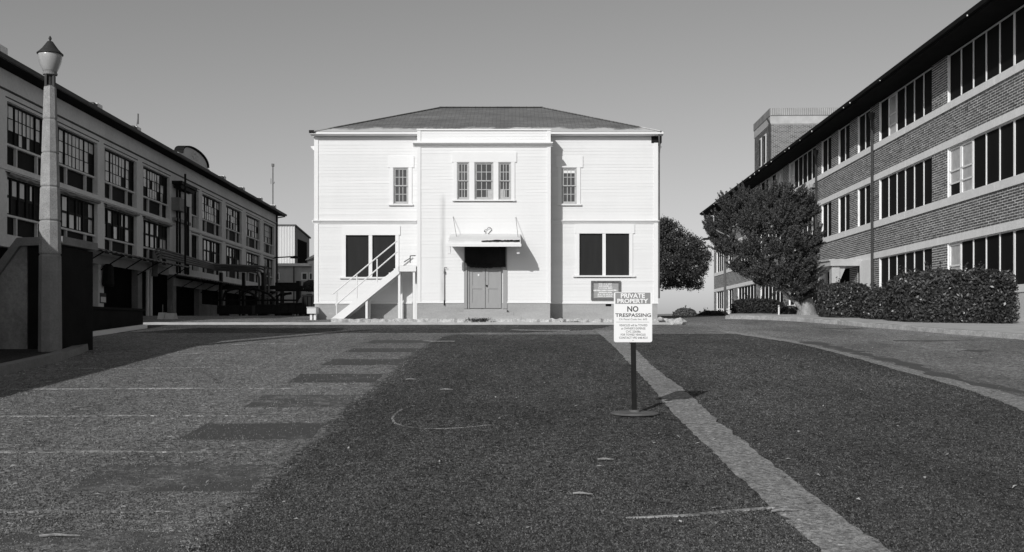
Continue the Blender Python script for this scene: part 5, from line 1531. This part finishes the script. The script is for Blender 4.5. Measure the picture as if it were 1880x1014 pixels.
clumps = [  # px, py, rx, ry (in photo pixels), depth offset
    (1440, 372, 42, 28, 0), (1415, 365, 25, 16, .5), (1396, 385, 38, 30, -.4), (1352, 395, 32, 28, .2), (1335, 420, 24, 34, .3), (1375, 420, 40, 32, -.6), (1420, 415, 42, 34, -.9), (1460, 405, 28, 34, .2),
    (1482, 400, 13, 24, .4), (1490, 385, 7, 26, .3), (1478, 380, 16, 12, 0), (1314, 432, 12, 20, .2), (1307, 418, 5, 13, .2), (1340, 455, 30, 26, 0), (1378, 462, 42, 30, -.8), (1425, 460, 45, 32, -1.1), (1465, 455, 27, 34, -.3), (1488, 462, 12, 26, .2),
    (1362, 490, 26, 16, -.3), (1395, 498, 30, 24, -.7), (1440, 500, 40, 26, -1.0), (1478, 500, 20, 30, -.4), (1393, 517, 13, 12, -.5), (1366, 502, 9, 6, -.4), (1420, 520, 24, 16, -.6), (1455, 528, 30, 20, -.6), (1484, 530, 14, 20, -.3), (1468, 545, 18, 10, -.2), (1500, 440, 5, 18, .1), (1345, 375, 14, 12, .3), (1370, 362, 14, 10, .2)]
P, Nn, D = [], [], []
def spray(c, dirv, L, m, wid):
    t = RNG.uniform(-.5, .5, m)
    P.append(c + dirv * (t * L)[:, None] + RNG.normal(size=(m, 3)) * (wid * (1.1 - (t + .5)))[:, None])
    Nn.append(RNG.normal(size=(m, 3)) + np.array([-.2, -.5, .3])); D.append(np.tile(dirv, (m, 1)) + RNG.normal(size=(m, 3)) * .4)
def unit(v): return v / (np.linalg.norm(v) + 1e-9)
CC = np.array(tp(1420, 450))
for cx, cy, rx, ry, dy in clumps:
    n = int(10 + rx * ry * .085)
    cen = np.array(tp(cx, cy, dy))
    for s in range(n):                                 # shaded inner sprays
        d = unit(RNG.normal(size=3)); k = RNG.uniform(.1, .85)
        c = cen + d * k * np.array([rx, min(rx, ry) * 1.1, ry]) * sc
        spray(c, unit(np.array([d[0] * .7 - .1, d[1] * .6 - .1, .7 + .3 * d[2]]) + RNG.normal(size=3) * .25), RNG.uniform(.2, .4), 40, .06)
    nb = int(5 + rx * ry * .016)
    for s in range(nb):                                # boughs that sweep outwards and up, tufted towards the tip
        d = unit(RNG.normal(size=3) + unit(cen - CC) * .8 + np.array([0, -.5, .1]))
        a = cen + d * np.array([rx, min(rx, ry), ry]) * sc * .45
        L = RNG.uniform(.32, .62) * (.55 + .45 * min(1, min(rx, ry) / 24))
        dv = unit(np.array([d[0], d[1], d[2] * .5 + .35]))
        for q in range(9):
            u = q / 8
            pt = a + dv * L * u + np.array([0, 0, .30 * L * u * u])
            side = unit(RNG.normal(size=3)) * .6
            spray(pt, unit(dv + side * (1 - .5 * u) + np.array([0, 0, .45 * u])), RNG.uniform(.13, .26), 34, .042)
for cx, cy, rx, ry, dy in clumps:                      # upswept plumes that break the outline
    cen = np.array(tp(cx, cy, dy)); out = unit(cen - CC)
    for s in range(4):
        d = unit(out * 1.0 + RNG.normal(size=3) * .7 + np.array([-.1, -.3, .35]))
        a = cen + d * np.array([rx, min(rx, ry), ry]) * sc * .6
        dv = unit(np.array([d[0] * .8, d[1] * .5, abs(d[2]) * .5 + .55])); L = RNG.uniform(.18, .42)
        for q in range(10):
            u = q / 9; pt = a + dv * L * u + np.array([0, 0, .22 * L * u * u])
            spray(pt, unit(dv + RNG.normal(size=3) * .28), RNG.uniform(.12, .2), 40, .055 * (1.1 - u) + .012)
leaves_mesh('crown', np.concatenate(P), np.concatenate(Nn), .085, .028, 'leaf_conifer', con, np.concatenate(D))

# the broad evergreen behind the house
oak = thing('oak_tree', 'broad dense evergreen oak behind the right corner of the white house', 'tree', (wx(1175, 56), 56, 2.15))
mb = MB()
limb(mb, [(wx(1175, 56), 56, 2.1), (wx(1178, 56), 56, 3.5), (wx(1190, 56), 56, 4.6)], .35, .2, 10, .02)
limb(mb, [(wx(1178, 56), 56, 3.4), (wx(1230, 56), 55.5, 4.8), (wx(1285, 56), 55.5, 5.6)], .16, .04, 8, .03)
limb(mb, [(wx(1190, 56), 56, 4.4), (wx(1225, 56), 55.5, 5.8), (wx(1240, 56), 55.5, 6.8)], .14, .04, 8, .03)
mb.build('trunk', 'bark_dark', oak, smooth=True)
so = 56 / F
oc = [(1205, 425, 34, 26), (1225, 440, 36, 34), (1250, 455, 36, 32), (1278, 465, 20, 26), (1290, 478, 12, 18), (1230, 475, 40, 34), (1265, 490, 30, 28), (1215, 505, 34, 26), (1250, 508, 34, 20), (1282, 515, 13, 17), (1200, 460, 40, 40), (1180, 440, 40, 40), (1165, 480, 40, 40), (1222, 415, 22, 14), (1275, 440, 10, 8), (1297, 495, 6, 8), (1240, 522, 26, 8), (1264, 524, 16, 7)]
P, Nn = [], []
for cx, cy, rx, ry in oc:
    c = (wx(cx, 56), 56 + random.uniform(-.5, .5), wz(cy, 56)); r = (rx * so, max(rx, ry) * so * 1.05, ry * so)
    # many leaf tufts over the clump
    nt = int(rx * ry * .17)
    cp, d = shell_points(c, r, nt, .5)
    for q, dd in zip(cp, d):
        m = 26; pts = q + RNG.normal(size=(m, 3)) * .085
        P.append(pts); Nn.append(RNG.normal(size=(m, 3)) + dd * 1.0)
leaves_mesh('crown', np.concatenate(P), np.concatenate(Nn), .10, .06, 'leaf_oak', oak)

# hedges by the road: trimmed bodies of glossy leaves
def hedge(px0, px1, py0, py1, Y, depth, label, n, L=.10, mat='leaf_gloss', group='clipped hedges along the brick building', skew=0.0, name='hedge', cat='hedge', squareness=.52):
    x0, x1, z1, z0 = wx(px0, Y), wx(px1, Y), wz(py0, Y), wz(py1, Y)
    cx, cz, cy = (x0 + x1) / 2, (z0 + z1) / 2, Y + depth / 2
    t = thing(name, label, cat, (cx, cy, z0), 0, group)
    hx, hy, hz = (x1 - x0) / 2, depth / 2, (z1 - z0) / 2
    # points spread evenly over a rounded box (camera side and top the most)
    ar = np.array([hy * hz, hx * hz, hx * hy]); ax = RNG.choice(3, n, p=ar / ar.sum())
    e = RNG.uniform(-1, 1, (n, 3)); e[np.arange(n), ax] = np.where(RNG.random(n) < .5, -1, 1)
    pw_ = 2 / squareness
    e /= ((np.abs(e) ** pw_).sum(1, keepdims=True)) ** (1 / pw_)
    d = e / np.linalg.norm(e, axis=1, keepdims=True)
    lump = np.array([mnoise.noise(Vector(v) * 2.2 + Vector((px0, 0, 0))) for v in d.tolist()])
    k = (RNG.uniform(.88, 1.04, n) + .09 * lump)[:, None]
    pts = np.array([cx, cy, cz]) + e * k * np.array([hx, hy, hz])
    pts[:, 1] += (pts[:, 0] - cx) * skew
    nrm = d + RNG.normal(size=(n, 3)) * .75
    shoots = int(n / 260)                              # stray shoots out of the clipped faces
    for i in RNG.integers(0, n, shoots):
        if d[i, 2] < -.2: continue
        m = 10; u = np.linspace(0, 1, m)[:, None]; v = d[i] + np.array([0, 0, .7])
        pts = np.concatenate([pts, pts[i] + v * u * RNG.uniform(.1, .28) * (hz / 1.0) ** .5 + RNG.normal(size=(m, 3)) * .025]); nrm = np.concatenate([nrm, RNG.normal(size=(m, 3))])
    leaves_mesh('leaves', pts, nrm, L, L * .5, mat, t)
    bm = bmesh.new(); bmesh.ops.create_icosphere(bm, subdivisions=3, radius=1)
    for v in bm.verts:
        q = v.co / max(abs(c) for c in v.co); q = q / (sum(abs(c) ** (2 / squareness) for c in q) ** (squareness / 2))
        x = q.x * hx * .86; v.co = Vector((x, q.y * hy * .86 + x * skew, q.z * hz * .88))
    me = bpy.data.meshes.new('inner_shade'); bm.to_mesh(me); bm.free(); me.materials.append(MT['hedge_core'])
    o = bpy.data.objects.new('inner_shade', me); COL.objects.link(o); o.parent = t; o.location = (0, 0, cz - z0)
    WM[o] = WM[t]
    m_ = MB()
    for i in range(6):
        x = cx + hx * random.uniform(-.7, .7); limb(m_, [(x, cy + (x - cx) * skew, z0 - .05), (x + random.uniform(-.1, .1), cy + (x - cx) * skew, z0 + hz)], .03, .015, 6)
    m_.build('stems', 'bark_dark', t)
    return t
hedge(1518, 1612, 519, 593, 36.2, 1.6, 'left, lower end hedge clipped round beside the portico pillar', 9000, .10, squareness=.66)
hedge(1598, 1690, 528, 597, 34.8, 1.5, 'middle hedge, lowest of the row along the kerb', 8000, .10)
hedge(1666, 1864, 496, 606, 32.2, 1.9, 'largest, tallest hedge at the near end of the brick building', 24000, .115, skew=-.35)
hedge(1353, 1446, 549, 592, 60, 2.4, 'black shaded bush against the brick building behind the conifer', 9000, .14, 'leaf_dark', None, 0, 'bush', 'bush', .6)
hedge(1284, 1345, 571, 594, 54, 1.6, 'low dark shrub beside the white railing', 5000, .12, 'leaf_dark', None, 0, 'shrub', 'shrub', .9)
hedge(1440, 1475, 562, 592, 45, 1.2, 'small leafy shrub left of the conifer trunk', 2500, .11, 'leaf_gloss', None, 0, 'shrub', 'shrub', .9)
hedge(1240, 1283, 566, 596, 150, 4.0, 'small round tree on the horizon right of the white house', 5000, .32, 'leaf_far', None, 0, 'round_tree', 'tree', .95)
# growth on the pipe bridge left of the house
hedge(553, 583, 515, 534, 63, 1.2, 'scraggy bush growing above the dark tank left of the white house', 1800, .16, 'leaf_oak', None, 0, 'bush', 'bush', 1.0)

# weeds and litter
def weeds(label, spots, mat='leaf_oak'):
    P, Nn, D = [], [], []
    for x, y, z, s, m in spots:
        pts = np.array([x, y, z]) + RNG.normal(size=(m, 3)) * np.array([s, s * .5, s * .3]) + np.array([0, 0, s * .3])
        P.append(pts); Nn.append(RNG.normal(size=(m, 3))); D.append(RNG.normal(size=(m, 3)) + np.array([0, 0, 1.2]))
    t = thing('weeds', label, 'weeds', (spots[0][0], spots[0][1], spots[0][2])); t['kind'] = 'stuff'
    o = leaves_mesh('weeds', np.concatenate(P), np.concatenate(Nn), .07, .025, mat, t, np.concatenate(D))
    A = o; A.parent = None
    A.matrix_world = Matrix.Translation(t.location); A['label'] = label; A['category'] = 'weeds'; A['kind'] = 'stuff'
    bpy.data.objects.remove(t)
    A.name = 'weeds'
weeds('dry weeds growing in the step joint below the entrance doors', [(wx(px, 35.45), 35.5, wz(py, 35.5), .09, 60) for px, py in ((862, 588), (872, 589), (880, 588), (888, 589), (893, 588), (885, 594), (900, 594), (1040, 594), (1055, 594), (1060, 593))])
def litter():
    P, Nn = [], []
    for i in range(420):
        Y = 6.5 + 26 * random.random() ** 1.3; x = random.uniform(-.55, .55) * Y
        P.append((x, Y, gz(Y) + .018)); Nn.append((random.gauss(0, .25), random.gauss(0, .25), 1))
    for i in range(160):
        Y = random.uniform(14, 23); x = interp([(p[0], p[1]) for p in LK], Y) + abs(random.gauss(0, .25)) + .06
        P.append((x, Y, gz(Y) + .02)); Nn.append((random.gauss(0, .4), random.gauss(0, .4), 1))
    t = thing('litter', 'x', 'x', (0, 0, 0))
    o = leaves_mesh('leaf_litter', np.array(P), np.array(Nn), .055, .022, 'dry_leaf', t)
    o.parent = None; o['kind'] = 'stuff'; o['label'] = 'scattered dry leaves and bits of litter on the asphalt'; o['category'] = 'litter'
    bpy.data.objects.remove(t)
litter()
def twig(px, py, L, ang, label):
    x, Y = G(px, py); d = Vector((math.cos(ang), math.sin(ang), 0)) * L / 2; c = Vector((x, Y, gz(Y) + .022))
    m_ = MB(); m_.tube([c - d, c - d * .3 + Vector((0, .01, .006)), c + d * .4 + Vector((0, -.008, .004)), c + d], [.007, .008, .006, .003], 5)
    s = c - d * .2; m_.tube([s, s + d * .3 + Vector((.0, .05, .01))], [.005, .002], 5)
    o = m_.build('twig', 'bark'); tag(o, label, 'twig', 'twigs lying on the asphalt')
twig(755, 699, .16, .2, 'twig on the dark asphalt edge in front of the white house')
twig(1443, 943, .22, .25, 'twig beside the chalk line on the light strip')
twig(1070, 912, .15, -.2, 'twig on the dark asphalt below the sign base')
twig(820, 718, .18, .1, 'twig on the dark asphalt right of the chalk arc')
twig(1112, 848, .14, .0, 'twig on dark asphalt just left of the light strip')
twig(1225, 742, .2, .4, 'twig lying in the shadow of the warning sign')
twig(110, 990, .25, .05, 'twig on the painted-out stall number nearest the camera')
